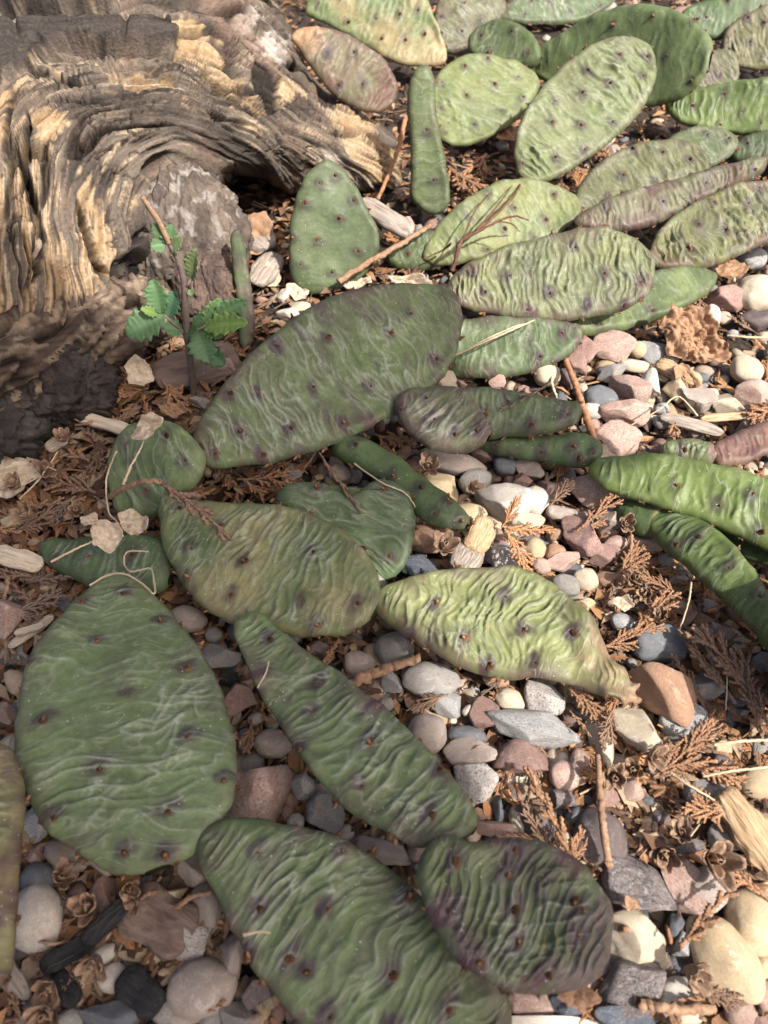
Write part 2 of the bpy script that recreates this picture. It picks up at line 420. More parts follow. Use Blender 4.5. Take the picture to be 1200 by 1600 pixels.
def build_log():
    root = bpy.data.objects.new('weathered_log', None); COL.objects.link(root)
    root.location = P1(200, 480, 0.0)
    tag(root, 'large gnarled weathered grey and tan log lying along the upper left', 'log')
    inv = np.eye(4); inv[:3, 3] = -np.array(root.location)
    # trunk: traced flow lines give the grain, control heights give the form
    st = 1.9
    x = np.arange(-190, 668, st); y = np.arange(-170, 720, st)
    PX, PY = np.meshgrid(x, y, indexing='ij')
    ctl = [(-190,720,-.5),(-100,690,0),(0,665,.2),(60,625,.2),(120,585,.3),(200,520,1.2),(0,600,2.6),(-100,600,3.2),(60,540,3.6),(130,500,3.4),
           (0,520,4.6),(100,440,5.2),(180,430,4.6),(230,470,2.4),(0,430,6.4),(-150,450,7),(60,350,7.2),(150,330,6.9),(230,330,5.6),(290,320,4.4),
           (0,260,8.8),(-150,260,9.5),(100,240,8.6),(200,240,8.0),(300,240,6.9),(360,250,5.6),(410,275,3.6),(440,300,2.2),
           (0,150,10.2),(100,150,10.0),(200,140,9.8),(300,150,8.6),(380,190,6.8),(440,250,4.3),(480,285,2.0),(0,60,11.0),(150,60,10.9),(260,70,10.2),
           (350,100,8.8),(430,160,6.3),(500,220,4.0),(560,270,2.0),(600,305,.2),(0,-60,11.8),(200,-60,11.5),(-150,0,12),(330,0,9.8),(400,50,7.8),(450,110,6.0),
           (530,180,4.0),(600,230,2.4),(640,280,.2),(420,-40,7.5),(460,40,5.2),(500,120,4.2),(580,180,2.2),(640,220,.5),(520,60,1.5),(600,120,0),(480,-80,4),(560,-60,1),(200,-160,11),(-150,-160,12)]
    c = np.array(ctl)
    z = tps(c[:, :2], c[:, 2] * 0.01)(PX, PY)
    sil = [(-260,-260),(420,-260),(425,-60),(432,0),(452,40),(468,92),(505,138),(560,168),(612,200),(634,250),(632,290),(604,312),(566,302),(522,290),
           (470,306),(444,300),(405,284),(372,280),(345,305),(330,380),(290,470),(232,492),(160,540),(110,590),(40,655),(-10,695),(-60,725),(-260,800)]
    q = np.stack([PX.ravel(), PY.ravel()], 1)
    qq = q + 7 * np.stack([fbm(q[:, 0] / 30, q[:, 1] / 30, 1.5), fbm(q[:, 0] / 30, q[:, 1] / 30, 8.5)], 1)
    sdv = seg_dist(qq, np.array(sil, float)); sdv = np.where(inside(qq, np.array(sil, float)), sdv, -sdv).reshape(PX.shape)
    edge = np.sqrt(np.clip(1 - (1 - np.clip(sdv / 26.0, 0, 1)) ** 2, 0, 1))
    z = -0.012 + (z + 0.012) * (0.25 * (sdv > 0) + 0.75 * edge) * sst(-3, 5, sdv)
    lines = [(0, [(222,520),(208,400),(202,330),(218,275),(260,238),(330,240),(385,268),(425,305)]),
             (1, [(160,530),(135,430),(122,330),(104,262),(114,215),(172,186),(262,180),(352,206),(424,258),(470,310)]),
             (2, [(62,600),(78,440),(62,330),(44,240),(62,186),(130,152),(230,136),(332,162),(412,217),(482,280),(540,330)]),
             (3, [(-20,640),(12,450),(15,330),(6,220),(40,152),(130,118),(230,107),(322,127),(422,192),(502,252),(590,325)]),
             (4, [(-120,640),(-80,400),(-60,220),(0,125),(100,95),(220,92),(302,97),(402,152),(502,212),(620,300)]),
             (5, [(-190,300),(-150,120),(-50,78),(100,72),(230,74),(292,62),(352,82),(442,142),(542,202),(650,285)]),
             (6.2, [(-190,60),(0,45),(200,45),(262,22),(332,30),(402,82),(462,132),(562,182),(660,250)]),
             (7.8, [(-190,0),(0,10),(180,5),(272,-30),(362,-20),(422,30),(482,110),(600,180)]),
             (10.2, [(-190,-140),(200,-130),(330,-120),(452,-60),(524,70),(662,180)])]
    gf = grain_field(lines, -200, 680, -180, 730)
    wx = fbm(PX / 80, PY / 80, 2.2, 2) * 16; wy = fbm(PX / 80, PY / 80, 6.2, 2) * 16
    t = gf(PX + wx, PY + wy)
    lo = fbm(PX / 120, PY / 120, 4.4, 2)
    big = pn(t * 1.55, PX / 260, PY / 260)
    crack = sst(0.075, 0.0, np.abs(pn(t * 1.05 + 3.7, PX / 190, PY / 190 + 7))) * sst(-0.2, 0.1, lo)
    crack2 = sst(0.06, 0.0, np.abs(pn(t * 2.9 + 9.1, PX / 190, PY / 190 + 3))) * sst(-0.05, 0.25, pn(PX / 70, PY / 70, 9.9))
    mid = pn(t * 4.5, PX / 190, PY / 190); fin = pn(t * 12.0, PX / 110, PY / 110); vf = pn(t * 27.0, PX / 70, PY / 70)
    cd_, cid = cellular(t * 1.5 + 0.4 * fbm(PX / 25, PY / 25, 1.1), (PX * 0.7 + PY) / 48 + 0.4 * fbm(PX / 25, PY / 25, 5.1), 17)
    check = sst(0.05, 0.0, cd_) * sst(-0.1, 0.2, pn(PX / 110, PY / 110, 12.5))
    lump = fbm(PX / 42, PY / 42, 3.0, 4)
    d = 0.0056 * big + 0.0034 * mid + 0.0026 * fin + 0.0013 * vf + 0.0016 * lump - 0.0080 * crack - 0.0060 * crack2 - 0.0028 * check + 0.0010 * (cid - 0.5)
    # charred slabs lying along the top, a crumbled golden hollow, the long black fissures
    slabA = blob(PX, PY, [(-260,-30),(60,-30),(168,-34),(182,5),(170,17),(110,14),(60,20),(-260,26)], 5, 3, 1.0)
    slabB = blob(PX, PY, [(-260,52),(30,48),(70,44),(175,46),(260,42),(276,62),(270,72),(180,74),(120,70),(60,92),(20,128),(-260,150)], 5, 3, 2.0)
    gapA = blob(PX, PY, [(40,17),(110,17),(172,19),(240,22),(235,38),(170,43),(120,38),(60,42),(30,30)], 5, 5, 3.0)
    gapB = blob(PX, PY, [(110,72),(190,77),(275,75),(310,84),(285,90),(200,86),(120,84)], 5, 5, 4.0)
    fis1 = blob(PX, PY, [(42,170),(48,200),(40,250),(58,310),(70,370),(64,420),(50,440),(58,400),(56,360),(44,310),(32,262),(36,210)], 5, 4, 5.0)
    fis2 = blob(PX, PY, [(318,106),(350,132),(400,168),(430,200),(445,240),(425,208),(392,180),(345,150)], 5, 4, 6.0)
    fis3 = blob(PX, PY, [(120,310),(140,360),(155,410),(170,430),(160,440),(140,400),(124,350)], 5, 4, 7.0)
    tongue = blob(PX, PY, [(395,88),(420,100),(434,128),(440,165),(430,172),(412,150),(398,120)], 6, 5, 8.0)
    sl_ = np.maximum(slabA, slabB); d = d * (1 - 0.75 * sl_) + sl_ * (0.0012 * fbm(PX / 40, PY / 9, 2.7, 3) - 0.003 * sst(0.05, 0.0, np.abs(pn(PX / 60, PY / 200, 5.5))) )
    d += 0.0085 * slabA + 0.0075 * slabB - 0.012 * gapA - 0.009 * gapB - 0.013 * fis1 - 0.012 * fis2 - 0.011 * fis3 - 0.004 * tongue
    gold1 = blob(PX, PY, [(150,95),(200,92),(270,118),(272,132),(220,142),(190,128),(165,118)], 8, 14, 9.0)
    d += gold1 * (-0.004 + 0.0022 * fbm(PX / 22, PY / 9, 1.0, 2))
    d *= sst(0, 14, sdv)
    Q = P(PX, PY, z)
    N = wood_normals(Q)
    # smooth the normals a little so that the relief reads cleanly
    for _ in range(6):
        p = np.pad(N, ((1, 1), (1, 1), (0, 0)), mode='edge'); N = nrm(p[2:, 1:-1] + p[:-2, 1:-1] + p[1:-1, 2:] + p[1:-1, :-2] + N)
    Q = Q + N * d[..., None]
    # wood colours, with cracks and fissures blackened along their recesses
    s1 = pn(t * 2.1 + 40, PX / 110, PY / 110); s2 = pn(t * 6 + 11, PX / 150, PY / 150); s3 = pn(t * 17 + 5, PX / 95, PY / 95)
    g = mixc(GREYB, DARKB, sst(-0.1, 0.35, s1 + 0.4 * s2))
    g = mixc(g, PINKB, sst(0.0, 0.4, fbm(PX / 55, PY / 55, 7.7)) * 0.35)
    gm = np.zeros(PX.shape)
    for i, pl in enumerate([[(255,30),(300,20),(420,160),(432,185),(410,180),(350,140),(290,95)], [(514,160),(560,170),(628,240),(625,295),(580,290),(548,255),(520,200)],
               [(48,170),(100,165),(108,200),(70,220),(52,260),(48,215)], [(125,310),(160,300),(182,400),(178,432),(160,440),(130,370)], [(430,120),(500,135),(515,150),(460,150),(440,165)],
               [(0,140),(90,110),(150,105),(90,130),(20,170),(15,300),(30,420),(-20,470),(-190,480),(-190,200)], [(215,145),(290,150),(330,175),(300,175)], [(360,180),(395,195),(405,215),(370,200)]]):
        gm = np.maximum(gm, blob(PX, PY, pl, 34, 16, 20.0 + i) * (0.9 if i < 5 else 0.6))
    gm = np.maximum(gm, 0.55 * blob(PX, PY, [(0,150),(180,300),(190,440),(60,520),(-190,600),(-190,150)], 40, 25, 31.0))
    gm = np.maximum(gm, 0.45 * blob(PX, PY, [(180,240),(215,240),(200,420),(165,430)], 30, 25, 32.0))
    gold = sst(0.36, 0.52, gm * 0.78 + 0.50 * s2 + 0.50 * s3 + 0.22 * lump)
    g = mixc(g, mixc(GOLD, PALE, 0.7 * sst(-0.2, 0.35, s3 + 0.6 * lump)), gold * 0.9)
    g = mixc(g, mixc(GOLD, (0.24, 0.15, 0.075), sst(-0.2, 0.3, fbm(PX / 8, PY / 8, 2))), np.clip(gold1 * 0.7, 0, 1) * sst(-0.3, 0.2, s2 + lump))
    pale = sst(0.16, 0.30, pn(t * 10 + 3, PX / 110, PY / 110) + 0.16 * fbm(PX / 12, PY / 12, 2.0)) * sst(-0.05, 0.3, pn(PX / 75, PY / 75, 15.0) + 0.12)
    g = mixc(g, PALE, pale * 0.8)
    wh = blob(PX, PY, [(370,20),(405,5),(420,45),(450,60),(455,100),(430,95),(400,70),(372,50)], 18, 18, 33.0)
    wh = np.maximum(wh, blob(PX, PY, [(480,225),(540,245),(590,295),(560,296),(500,255)], 14, 14, 34.0))
    g = mixc(g, (0.44, 0.39, 0.34), wh * sst(-0.25, 0.15, s2 + lump))
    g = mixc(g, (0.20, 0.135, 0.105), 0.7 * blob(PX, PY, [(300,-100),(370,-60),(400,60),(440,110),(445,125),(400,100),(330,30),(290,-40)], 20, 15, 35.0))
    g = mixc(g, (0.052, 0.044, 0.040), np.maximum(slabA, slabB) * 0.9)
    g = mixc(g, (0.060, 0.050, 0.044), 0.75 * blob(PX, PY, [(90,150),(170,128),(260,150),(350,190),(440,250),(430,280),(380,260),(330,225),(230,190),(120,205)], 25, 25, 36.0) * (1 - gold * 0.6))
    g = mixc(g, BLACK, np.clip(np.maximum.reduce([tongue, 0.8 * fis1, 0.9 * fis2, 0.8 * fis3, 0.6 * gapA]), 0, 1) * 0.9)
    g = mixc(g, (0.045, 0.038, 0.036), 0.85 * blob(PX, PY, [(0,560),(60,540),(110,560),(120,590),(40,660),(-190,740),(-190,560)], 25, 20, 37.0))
    ln = np.maximum(sst(0.06, 0.0, np.abs(pn(t * 9.5 + 21, PX / 90, PY / 90))) * sst(-0.1, 0.2, pn(PX / 45, PY / 45, 21.0)), 0.9 * crack2)
    g = mixc(g, BLACK, np.clip(0.75 * ln + 0.8 * crack + 0.8 * check, 0, 0.9))
    g = g * (0.75 + 0.6 * (vf + 0.5) + 0.25 * fbm(PX / 6, PY / 6, 3.0, 2))[..., None]
    nx, ny = PX.shape
    V = Q.reshape(-1, 3); F = [grid_faces(nx, ny)]
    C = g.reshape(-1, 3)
    # close the back and the far end down to the soil
    bt = Q[:, 0].copy(); bt[:, 2] = -0.02; lf = Q[0, :].copy(); lf[:, 2] = -0.02
    o1 = len(V); o2 = o1 + nx
    V = np.concatenate([V, bt, lf]); C = np.concatenate([C, g[:, 0], g[0]])
    i = np.arange(nx - 1); F.append(np.stack([i * ny, o1 + i, o1 + i + 1, (i + 1) * ny], 1))
    j = np.arange(ny - 1); F.append(np.stack([j, j + 1, o2 + j + 1, o2 + j], 1))
    # leave out what dips under the soil
    keepz = V[:, 2]
    F = np.concatenate(F); F = F[(keepz[F] > -0.011).any(1)]
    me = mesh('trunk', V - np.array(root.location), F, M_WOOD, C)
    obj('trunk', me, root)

    def lobe(name, ppx, z, rx, ry, rz, col1, col2, seed, cell=5.0, amp=0.12, white=0.0, n=84, yaw=0.0, flat=0.0):
        # a knob of cracked wood: a rounded boss broken into plates
        th = np.linspace(0, math.pi, n); ph = np.linspace(0, 2 * math.pi, 2 * n)
        T, Ph = np.meshgrid(th, ph, indexing='ij')
        D = np.stack([np.sin(T) * np.cos(Ph), np.sin(T) * np.sin(Ph), np.cos(T)], -1)
        w1 = fbm(D[..., 0] * 2, D[..., 1] * 2, D[..., 2] * 2 + seed, 3)
        u = D[..., 0] * cell + 0.9 * w1; v = (D[..., 2] * 0.8 - D[..., 1] * 0.6) * cell * 0.6 + 1.2 * pn(D[..., 0] * 3, D[..., 1] * 3, seed)
        e, ci = cellular(u, v, int(seed * 10) + 5)
        e2, _ = cellular(u * 2.3 + 5, v * 1.6, int(seed * 10) + 9)
        r = 1 + amp * 1.6 * w1 + amp * (0.55 * (ci - 0.5) - 0.95 * sst(0.11, 0, e) - 0.35 * sst(0.10, 0, e2)) + 0.05 * fbm(D[..., 0] * 9, D[..., 1] * 9, D[..., 2] * 9 + seed, 3) + 0.05 * pn(D[..., 0] * 26, D[..., 2] * 5, seed)
        r = np.clip(r, 0.4, 2)
        c = mixc(col1, col2, sst(-0.3, 0.3, pn(D[..., 0] * 3, D[..., 1] * 3, D[..., 2] * 3 + seed + 4) + (ci - 0.5) * 0.6))
        if white: c = mixc(c, (0.36, 0.33, 0.30), white * sst(0.16, 0.22, fbm(D[..., 0] * 6, D[..., 1] * 6, D[..., 2] * 6 + seed, 4) + 0.25 * D[..., 2] - 0.16))
        c = c * (0.8 + 0.5 * (pn(D[..., 0] * 22, D[..., 1] * 22, D[..., 2] * 7) + 0.5))[..., None]
        ctr = P1(ppx[0], ppx[1], z)
        X = D * r[..., None] * np.array([rx, ry, rz])
        cs, sn = math.cos(yaw), math.sin(yaw)
        X = np.stack([X[..., 0] * cs - X[..., 1] * sn, X[..., 0] * sn + X[..., 1] * cs, X[..., 2]], -1) + ctr
        obj(name, mesh(name, X.reshape(-1, 3) - np.array(root.location), grid_faces(n, 2 * n), M_WOOD, c.reshape(-1, 3)), root)
    lobe('burl', (280, 378), 0.026, 0.038, 0.036, 0.043, (0.165, 0.130, 0.105), (0.095, 0.076, 0.064), 1.3, 5.2, 0.070, 0.5, n=110)
    lobe('knot', (330, 470), 0.012, 0.020, 0.020, 0.026, (0.15, 0.105, 0.085), (0.085, 0.062, 0.054), 2.7, 3.4, 0.10)
    lobe('bark_lump', (60, 600), 0.016, 0.034, 0.026, 0.024, (0.075, 0.062, 0.058), (0.045, 0.038, 0.036), 3.9, 3.5, 0.16)
    lobe('bark_lump', (22, 650), 0.008, 0.020, 0.017, 0.017, (0.16, 0.145, 0.14), (0.10, 0.09, 0.09), 5.1, 2.6, 0.12)
    lobe('bark_lump', (-60, 660), 0.012, 0.04, 0.03, 0.026, (0.09, 0.078, 0.072), (0.05, 0.044, 0.042), 6.4, 3.5, 0.16)

    def limb(name, pts, rads, c1, c2, seed, n=240, k=90, pale=0.5):
        # a root or limb: tube with long grain
        pl = spline([P1(a, b, zz) for a, b, zz in pts], n); rr = np.interp(np.linspace(0, 1, n), np.linspace(0, 1, len(rads)), rads)
        V = []; C = []
        ref = np.array([0.1, 0.3, 0.95])
        d = nrm(np.gradient(pl, axis=0)); a = nrm(np.cross(d, ref)); b = np.cross(d, a)
        th = np.linspace(0, 2 * math.pi, k); S, T = np.meshgrid(np.arange(n) / n * len(pts), th, indexing='ij')
        ct, sn = np.cos(T), np.sin(T)
        tw = S * 0.25
        ca, sa = np.cos(T + tw), np.sin(T + tw)
        g1 = pn(ca * 2.5, sa * 2.5, S * 0.5 + seed); g2 = pn(ca * 8, sa * 8, S * 0.7 + seed); g3 = pn(ca * 20, sa * 20, S * 2 + seed)
        cr = sst(0.09, 0, np.abs(pn(ca * 2.2 + 4, sa * 2.2, S * 0.6 + seed + 2)))
        r = rr[:, None] * (1 + 0.30 * g1 + 0.24 * g2 + 0.12 * g3 - 0.32 * cr + 0.25 * fbm(ca, sa, S * 1.3 + seed, 2))
        X = pl[:, None] + r[..., None] * (ct[..., None] * a[:, None] + sn[..., None] * b[:, None])
        c = mixc(c1, c2, sst(-0.2, 0.2, g2 + 0.5 * g1)) * (0.75 + 0.9 * (g3 + 0.4))[..., None]; c = mixc(c, BLACK, 0.8 * cr)
        c = mixc(c, PALE, pale * sst(0.14, 0.22, pn(ca * 4, sa * 4, S * 1.6 + seed + 5) + 0.3 * g3))
        V = np.concatenate([X.reshape(-1, 3), pl[:1], pl[-1:]]); C = np.concatenate([c.reshape(-1, 3), c[0, :1], c[-1, :1]])
        F = grid_faces(n, k); m0 = n * k
        j = np.arange(k - 1); caps = np.concatenate([np.stack([j, j + 1, np.full(k - 1, m0), np.full(k - 1, m0)], 1), ])
        Fl = [tuple(f) for f in F] + [(int(q), int(q) + 1, m0) for q in j] + [((n - 1) * k + int(q) + 1, (n - 1) * k + int(q), m0 + 1) for q in j]
        obj(name, mesh(name, V - np.array(root.location), Fl, M_WOOD, C), root)
    limb('root', [(268,478,.012),(235,482,.016),(180,500,.022),(110,530,.026),(40,560,.030),(-60,600,.034)], [0.008, 0.018, 0.021, 0.020, 0.020, 0.022], (0.17, 0.125, 0.092), (0.065, 0.047, 0.037), 1.7, pale=0.35)
    limb('root', [(150,575,.012),(128,612,.008),(95,645,.006),(50,672,.005),(0,700,.004)], [0.007, 0.0075, 0.0065, 0.005, 0.004], (0.22, 0.15, 0.11), (0.16, 0.085, 0.055), 4.1, 160, 40, 0.6)
    limb('limb', [(20,520,.02),(32,480,.036),(40,440,.045),(55,400,.052),(70,360,.056)], [0.006, 0.011, 0.012, 0.010, 0.004], (0.24, 0.18, 0.14), (0.16, 0.12, 0.095), 6.3, 160, 60, 0.5)
    return root
LOG = build_log()
# ------------------------------------------------------------------ prickly pears
SKIN = 1.30
G_DARK, G_MID, G_LITE, G_YEL, G_BRT, G_OLIVE = ((0.060, 0.098, 0.046), (0.094, 0.140, 0.062), (0.175, 0.235, 0.105),
                                                (0.26, 0.27, 0.115), (0.105, 0.205, 0.060), (0.130, 0.130, 0.072))
PURP = (0.088, 0.056, 0.070)
def areole_meshes():
    out = []
    for s in range(4):
        rr = random.Random(s + 50); mb = MB(); n = 8
        prof = [(0.0, 1.0), (0.35, 0.95), (0.75, 0.72), (0.95, 0.35)]
        V = []; F = []
        for z_, r_ in prof:
            for q in range(n):
                th = 2 * math.pi * q / n
                k = r_ * (1 + rr.uniform(-0.16, 0.16))
                V.append((k * math.cos(th) * 1.15, k * math.sin(th) * 0.85, z_ + rr.uniform(-0.07, 0.07) - 0.15))
        V.append((0, 0, 0.85))
        for i in range(3):
            for q in range(n): F.append((i * n + q, i * n + (q + 1) % n, (i + 1) * n + (q + 1) % n, (i + 1) * n + q))
        for q in range(n): F.append((3 * n + q, 3 * n + (q + 1) % n, 4 * n))
        c = [(0.12, 0.065, 0.04)] * n + [(0.23, 0.125, 0.065)] * n + [(0.19, 0.095, 0.045)] * n + [(0.09, 0.05, 0.032)] * (n + 1)
        mb.add(V, F, np.array(c))
        if s % 2:                                    # a shrivelled leaf nub in the tuft
            tv, tf = tube([(0.1, 0, 0.5), (0.35, 0.1, 1.5), (0.55, 0.2, 2.1)], [0.5, 0.42, 0.12], 6)
            mb.add(tv, tf, (0.33, 0.20, 0.11))
        for q in range(6):                           # short bristles
            a = rr.uniform(0, 6.28); r1 = rr.uniform(0.2, 0.6)
            p0 = np.array([r1 * math.cos(a), r1 * math.sin(a), 0.6]); p1 = p0 + np.array([math.cos(a) * 0.4, math.sin(a) * 0.4, rr.uniform(0.5, 0.9)])
            tv, tf = tube([p0, p1], [0.10, 0.03], 3); mb.add(tv, tf, (0.30, 0.19, 0.10))
        out.append(mb.mesh('areole', M_AREOLE))
    return out
AREOLES = areole_meshes()
LAND = []                                            # things that labels may refer to
def plant(label, px, py):
    o = bpy.data.objects.new('prickly_pear', None); COL.objects.link(o); o.location = P1(px, py, 0)
    return tag(o, label, 'cactus')
PADS = []
def pad(pl, out, base, tip, zb, zt, f=0.4, T=0.0042, cg=0.35, wr=1.0, wl=0.0052, ang=0.0, c1=G_MID, c2=G_DARK, purp=0.5, yel=0.0, bend=0.0, cup=0.0,
        ar=None, seed=0, res=1.0, label=None, tipcol=None, fold=0.0, asize=1.0, crest=0.5, wob=1.0, scar=0.0, ycol=G_YEL, tipw=0.0):
    T = T * 0.70
    B = P1(*base, zb); Tp = P1(*tip, zt)
    a = nrm(Tp - B); mid = (B + Tp) / 2
    wv = (1 - f) * np.array([0, 0, 1.0]) + f * nrm(CAM - mid)
    n = nrm(wv - (wv @ a) * a); b = np.cross(n, a)
    o2 = np.array(out, float)
    d = ray(o2[:, 0], o2[:, 1]); t = ((B - CAM) @ n) / (d @ n)
    W = CAM + t[:, None] * d - B
    poly = spline(np.stack([W @ a, W @ b], 1), 160, True)
    dn = np.roll(poly, -1, 0) - np.roll(poly, 1, 0); dn = nrm(np.stack([dn[:, 1], -dn[:, 0]], 1))
    poly = poly + dn * (0.0011 * fbm(poly[:, 0] / 0.009, poly[:, 1] / 0.009, seed * 3.1, 3))[:, None]
    u0, u1 = poly[:, 0].min(), poly[:, 0].max(); L = u1 - u0
    wd = poly[:, 1].max() - poly[:, 1].min()
    pxlen = math.hypot(tip[0] - base[0], tip[1] - base[1])
    nu = int(np.clip(pxlen * 0.57 * res, 66, 240)); nv = int(np.clip(nu * wd / L * 0.85, 40, 130))
    s = 0.5 - 0.5 * np.cos(np.linspace(0.0, math.pi, nu)); s = 0.6 * s + 0.4 * np.linspace(0, 1, nu)
    s = 0.004 + 0.992 * s
    us = u0 + L * s
    lo = np.full(nu, 1e9); hi = np.full(nu, -1e9)
    for (x0, y0), (x1, y1) in zip(poly, np.roll(poly, -1, 0)):
        k = ((us >= min(x0, x1)) & (us <= max(x0, x1)))
        yy = y0 + (y1 - y0) * (us - x0) / (x1 - x0 + 1e-15)
        lo = np.where(k, np.minimum(lo, yy), lo); hi = np.where(k, np.maximum(hi, yy), hi)
    for arr in (lo, hi):
        bad = np.abs(arr) > 1e8; arr[bad] = np.interp(us[bad], us[~bad], arr[~bad])
    q = np.linspace(-1, 1, nv); q = 0.55 * np.sin(q * math.pi / 2) + 0.45 * q
    U = np.repeat(us[:, None], nv, 1); Vv = (lo + hi)[:, None] / 2 + (hi - lo)[:, None] / 2 * q[None]
    pts = np.stack([U.ravel(), Vv.ravel()], 1)
    dist = seg_dist(pts, poly).reshape(U.shape)
    ew = min(1.05 * T, 0.42 * wd)
    h = T * np.sqrt(np.clip(1 - (1 - np.clip(dist / ew, 0, 1)) ** 2, 0, 1)) + 0.03 * np.minimum(dist, 0.02)
    sd_ = seed * 13.7
    lum = SKIN * (0.80 if seed in (3, 6, 10, 13, 23, 24, 25) else 0.58 if seed >= 17 and seed not in (21, 46, 47) else 1.0)
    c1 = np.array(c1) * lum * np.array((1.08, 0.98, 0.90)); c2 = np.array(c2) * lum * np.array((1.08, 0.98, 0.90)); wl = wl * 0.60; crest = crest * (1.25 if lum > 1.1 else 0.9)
    pcol = np.array(PURP) * (1.0 if lum > 1.1 else 0.66)
    # areoles: those read off the photograph, else a staggered lattice
    A = []
    if ar:
        aa = np.array(ar, float); d = ray(aa[:, 0], aa[:, 1]); t = ((B + n * T - CAM) @ n) / (d @ n)
        Wa = CAM + t[:, None] * d - B; A = list(np.stack([Wa @ a, Wa @ b], 1))
    else:
        rr = random.Random(seed); sp = 0.019
        i = 0; x = u0 + 0.008
        while x < u1 - 0.004:
            y = -0.2 + (0.5 if i % 2 else 0) * sp * 1.1
            while y < 0.2:
                A.append((x + rr.uniform(-.003, .003), y + rr.uniform(-.003, .003))); y += sp * 1.1
            x += sp * 0.72; i += 1
        A = [p for p in A if inside(np.array([p]), poly)[0] and seg_dist(np.array([p]), poly)[0] > 0.003]
    A = np.array(A) if len(A) else np.zeros((0, 2))
    E = []                                           # along the rim
    per = np.concatenate([[0], np.cumsum(np.linalg.norm(np.diff(poly, axis=0), axis=1))])
    rr = random.Random(seed + 99); x = rr.uniform(0, 0.01)
    while x < per[-1]:
        k = min(int(np.searchsorted(per, x)), len(poly) - 1); p = poly[k]
        if p[0] > u0 + 0.15 * L: E.append(p)
        x += rr.uniform(0.009, 0.017)
    # relief: wrinkles across the pad, crests pale from wax and painted light, swollen areoles
    ca, sa = math.cos(ang), math.sin(ang)
    wu = U * ca + Vv * sa; wv_ = -U * sa + Vv * ca
    rs = random.Random(seed * 7 + 3); cdist = rs.uniform(0.45, 1.5) * L; sgn = rs.choice([-1, 1])
    uc = u0 - cdist if sgn < 0 else u1 + cdist; hd = np.hypot(U - uc, Vv - rs.uniform(-.3, .3) * wd)
    wu = wu * 0.35 - sgn * hd * 0.65 * (1 if ca > 0.3 else 0.0) + (0.65 * wu if ca <= 0.3 else 0)
    a2 = ang + rs.choice([-1, 1]) * rs.uniform(0.6, 1.0); w2u = U * math.cos(a2) + Vv * math.sin(a2); w2v = -U * math.sin(a2) + Vv * math.cos(a2)
    wu = wu + 0.0060 * wob * fbm(U / 0.024, Vv / 0.024, sd_, 2) + 0.0016 * wob * pn(U / 0.007, Vv / 0.007, sd_ + 2)
    n1 = pn(wu / (wl * 1.15), wv_ / (wl * 5.5), sd_); n2 = pn(wu / (wl * 0.75), wv_ / (wl * 3.2), sd_ + 5)
    r1 = np.clip(1 - np.abs(n1) * 3.6, 0, 1) ** 1.7; r2 = np.clip(1 - np.abs(n2) * 3.4, 0, 1) ** 1.7 * sst(-0.2, 0.25, pn(U / 0.009, Vv / 0.013, sd_ + 41))
    ph = wu / (wl * 0.82) + 1.35 * fbm(U / 0.012, Vv / 0.015, sd_ + 31, 3)
    co = (0.5 + 0.5 * np.cos(6.2832 * ph + 0.5 * np.sin(6.2832 * ph))) ** 1.7 * (0.35 + 0.65 * sst(-0.35, 0.15, pn(U / 0.011, Vv / 0.016, sd_ + 33)))
    r1 = np.maximum(r1 * (1 - 0.5 * cg), 0.0) * 1.0 + 0.0; cr_ = co * (0.05 + cg)
    zone = 0.45 + 0.85 * sst(-0.3, 0.3, pn(U / 0.026, Vv / 0.026, sd_ + 8)) + 0.35 * np.exp(-((U - u0) / 0.014) ** 2)
    n3 = pn(w2u / (wl * 1.1) + 0.8 * fbm(U / 0.012, Vv / 0.012, sd_ + 17, 2), w2v / (wl * 3.5), sd_ + 18); r3 = np.clip(1 - np.abs(n3) * 3.6, 0, 1) ** 1.7 * sst(0.02, 0.28, pn(U / 0.015, Vv / 0.015, sd_ + 19))
    def thin(nz):
        g_ = np.hypot(np.gradient(nz, axis=0), np.gradient(nz, axis=1)) + 1e-4
        return sst(1.25, 0.25, np.abs(nz) / g_) * sst(-0.4, 0.12, pn(U / 0.008, Vv / 0.012, sd_ + 91))
    near = np.zeros(U.shape); pur = np.zeros(U.shape); core = np.zeros(U.shape)
    wob2 = 1 + 0.55 * fbm(U / 0.006, Vv / 0.006, sd_ + 3, 2)
    for k, (x, y) in enumerate(A):
        dd = np.hypot((U - x), (Vv - y))
        near = np.maximum(near, np.exp(-(dd / 0.0034) ** 2))
        ds = np.hypot((U - x + 0.001) * 1.15, (Vv - y) * 0.8)
        core = np.maximum(core, np.exp(-(ds / (0.0031 * wob2)) ** 2))
        pur = np.maximum(pur, np.exp(-(ds / (0.0048 * wob2)) ** 2) * (0.55 + 0.45 * ((k * 7) % 5) / 4))
    for x, y in E:
        dd = np.hypot(U - x, Vv - y); pur = np.maximum(pur, 0.8 * np.exp(-(dd / (0.0055 * wob2)) ** 2)); near = np.maximum(near, 0.6 * np.exp(-(dd / 0.002) ** 2))
    ef = sst(0.0008, 0.0062, dist)
    wrk = (0.80 * r1 + 0.38 * r2 + 0.60 * r3 + 0.60 * cr_) * zone * ef * (1 - 0.75 * near)
    hh = h + (0.00100 + 0.00040 * cg) * wr * (wrk - 0.35 * ef) + 0.0007 * near - 0.0004 * np.exp(-((near - 1) / 0.12) ** 2)
    hh += 0.0022 * wob * fbm(U / 0.035, Vv / 0.035, sd_ + 6, 2) * ef
    un = (U - u0) / L; vn = q[None] * np.ones_like(U)
    off = bend * (un - 0.3) ** 2 + cup * vn ** 2 * (wd / 2) + 0.0025 * pn(U / 0.05, Vv / 0.05, sd_ + 4)
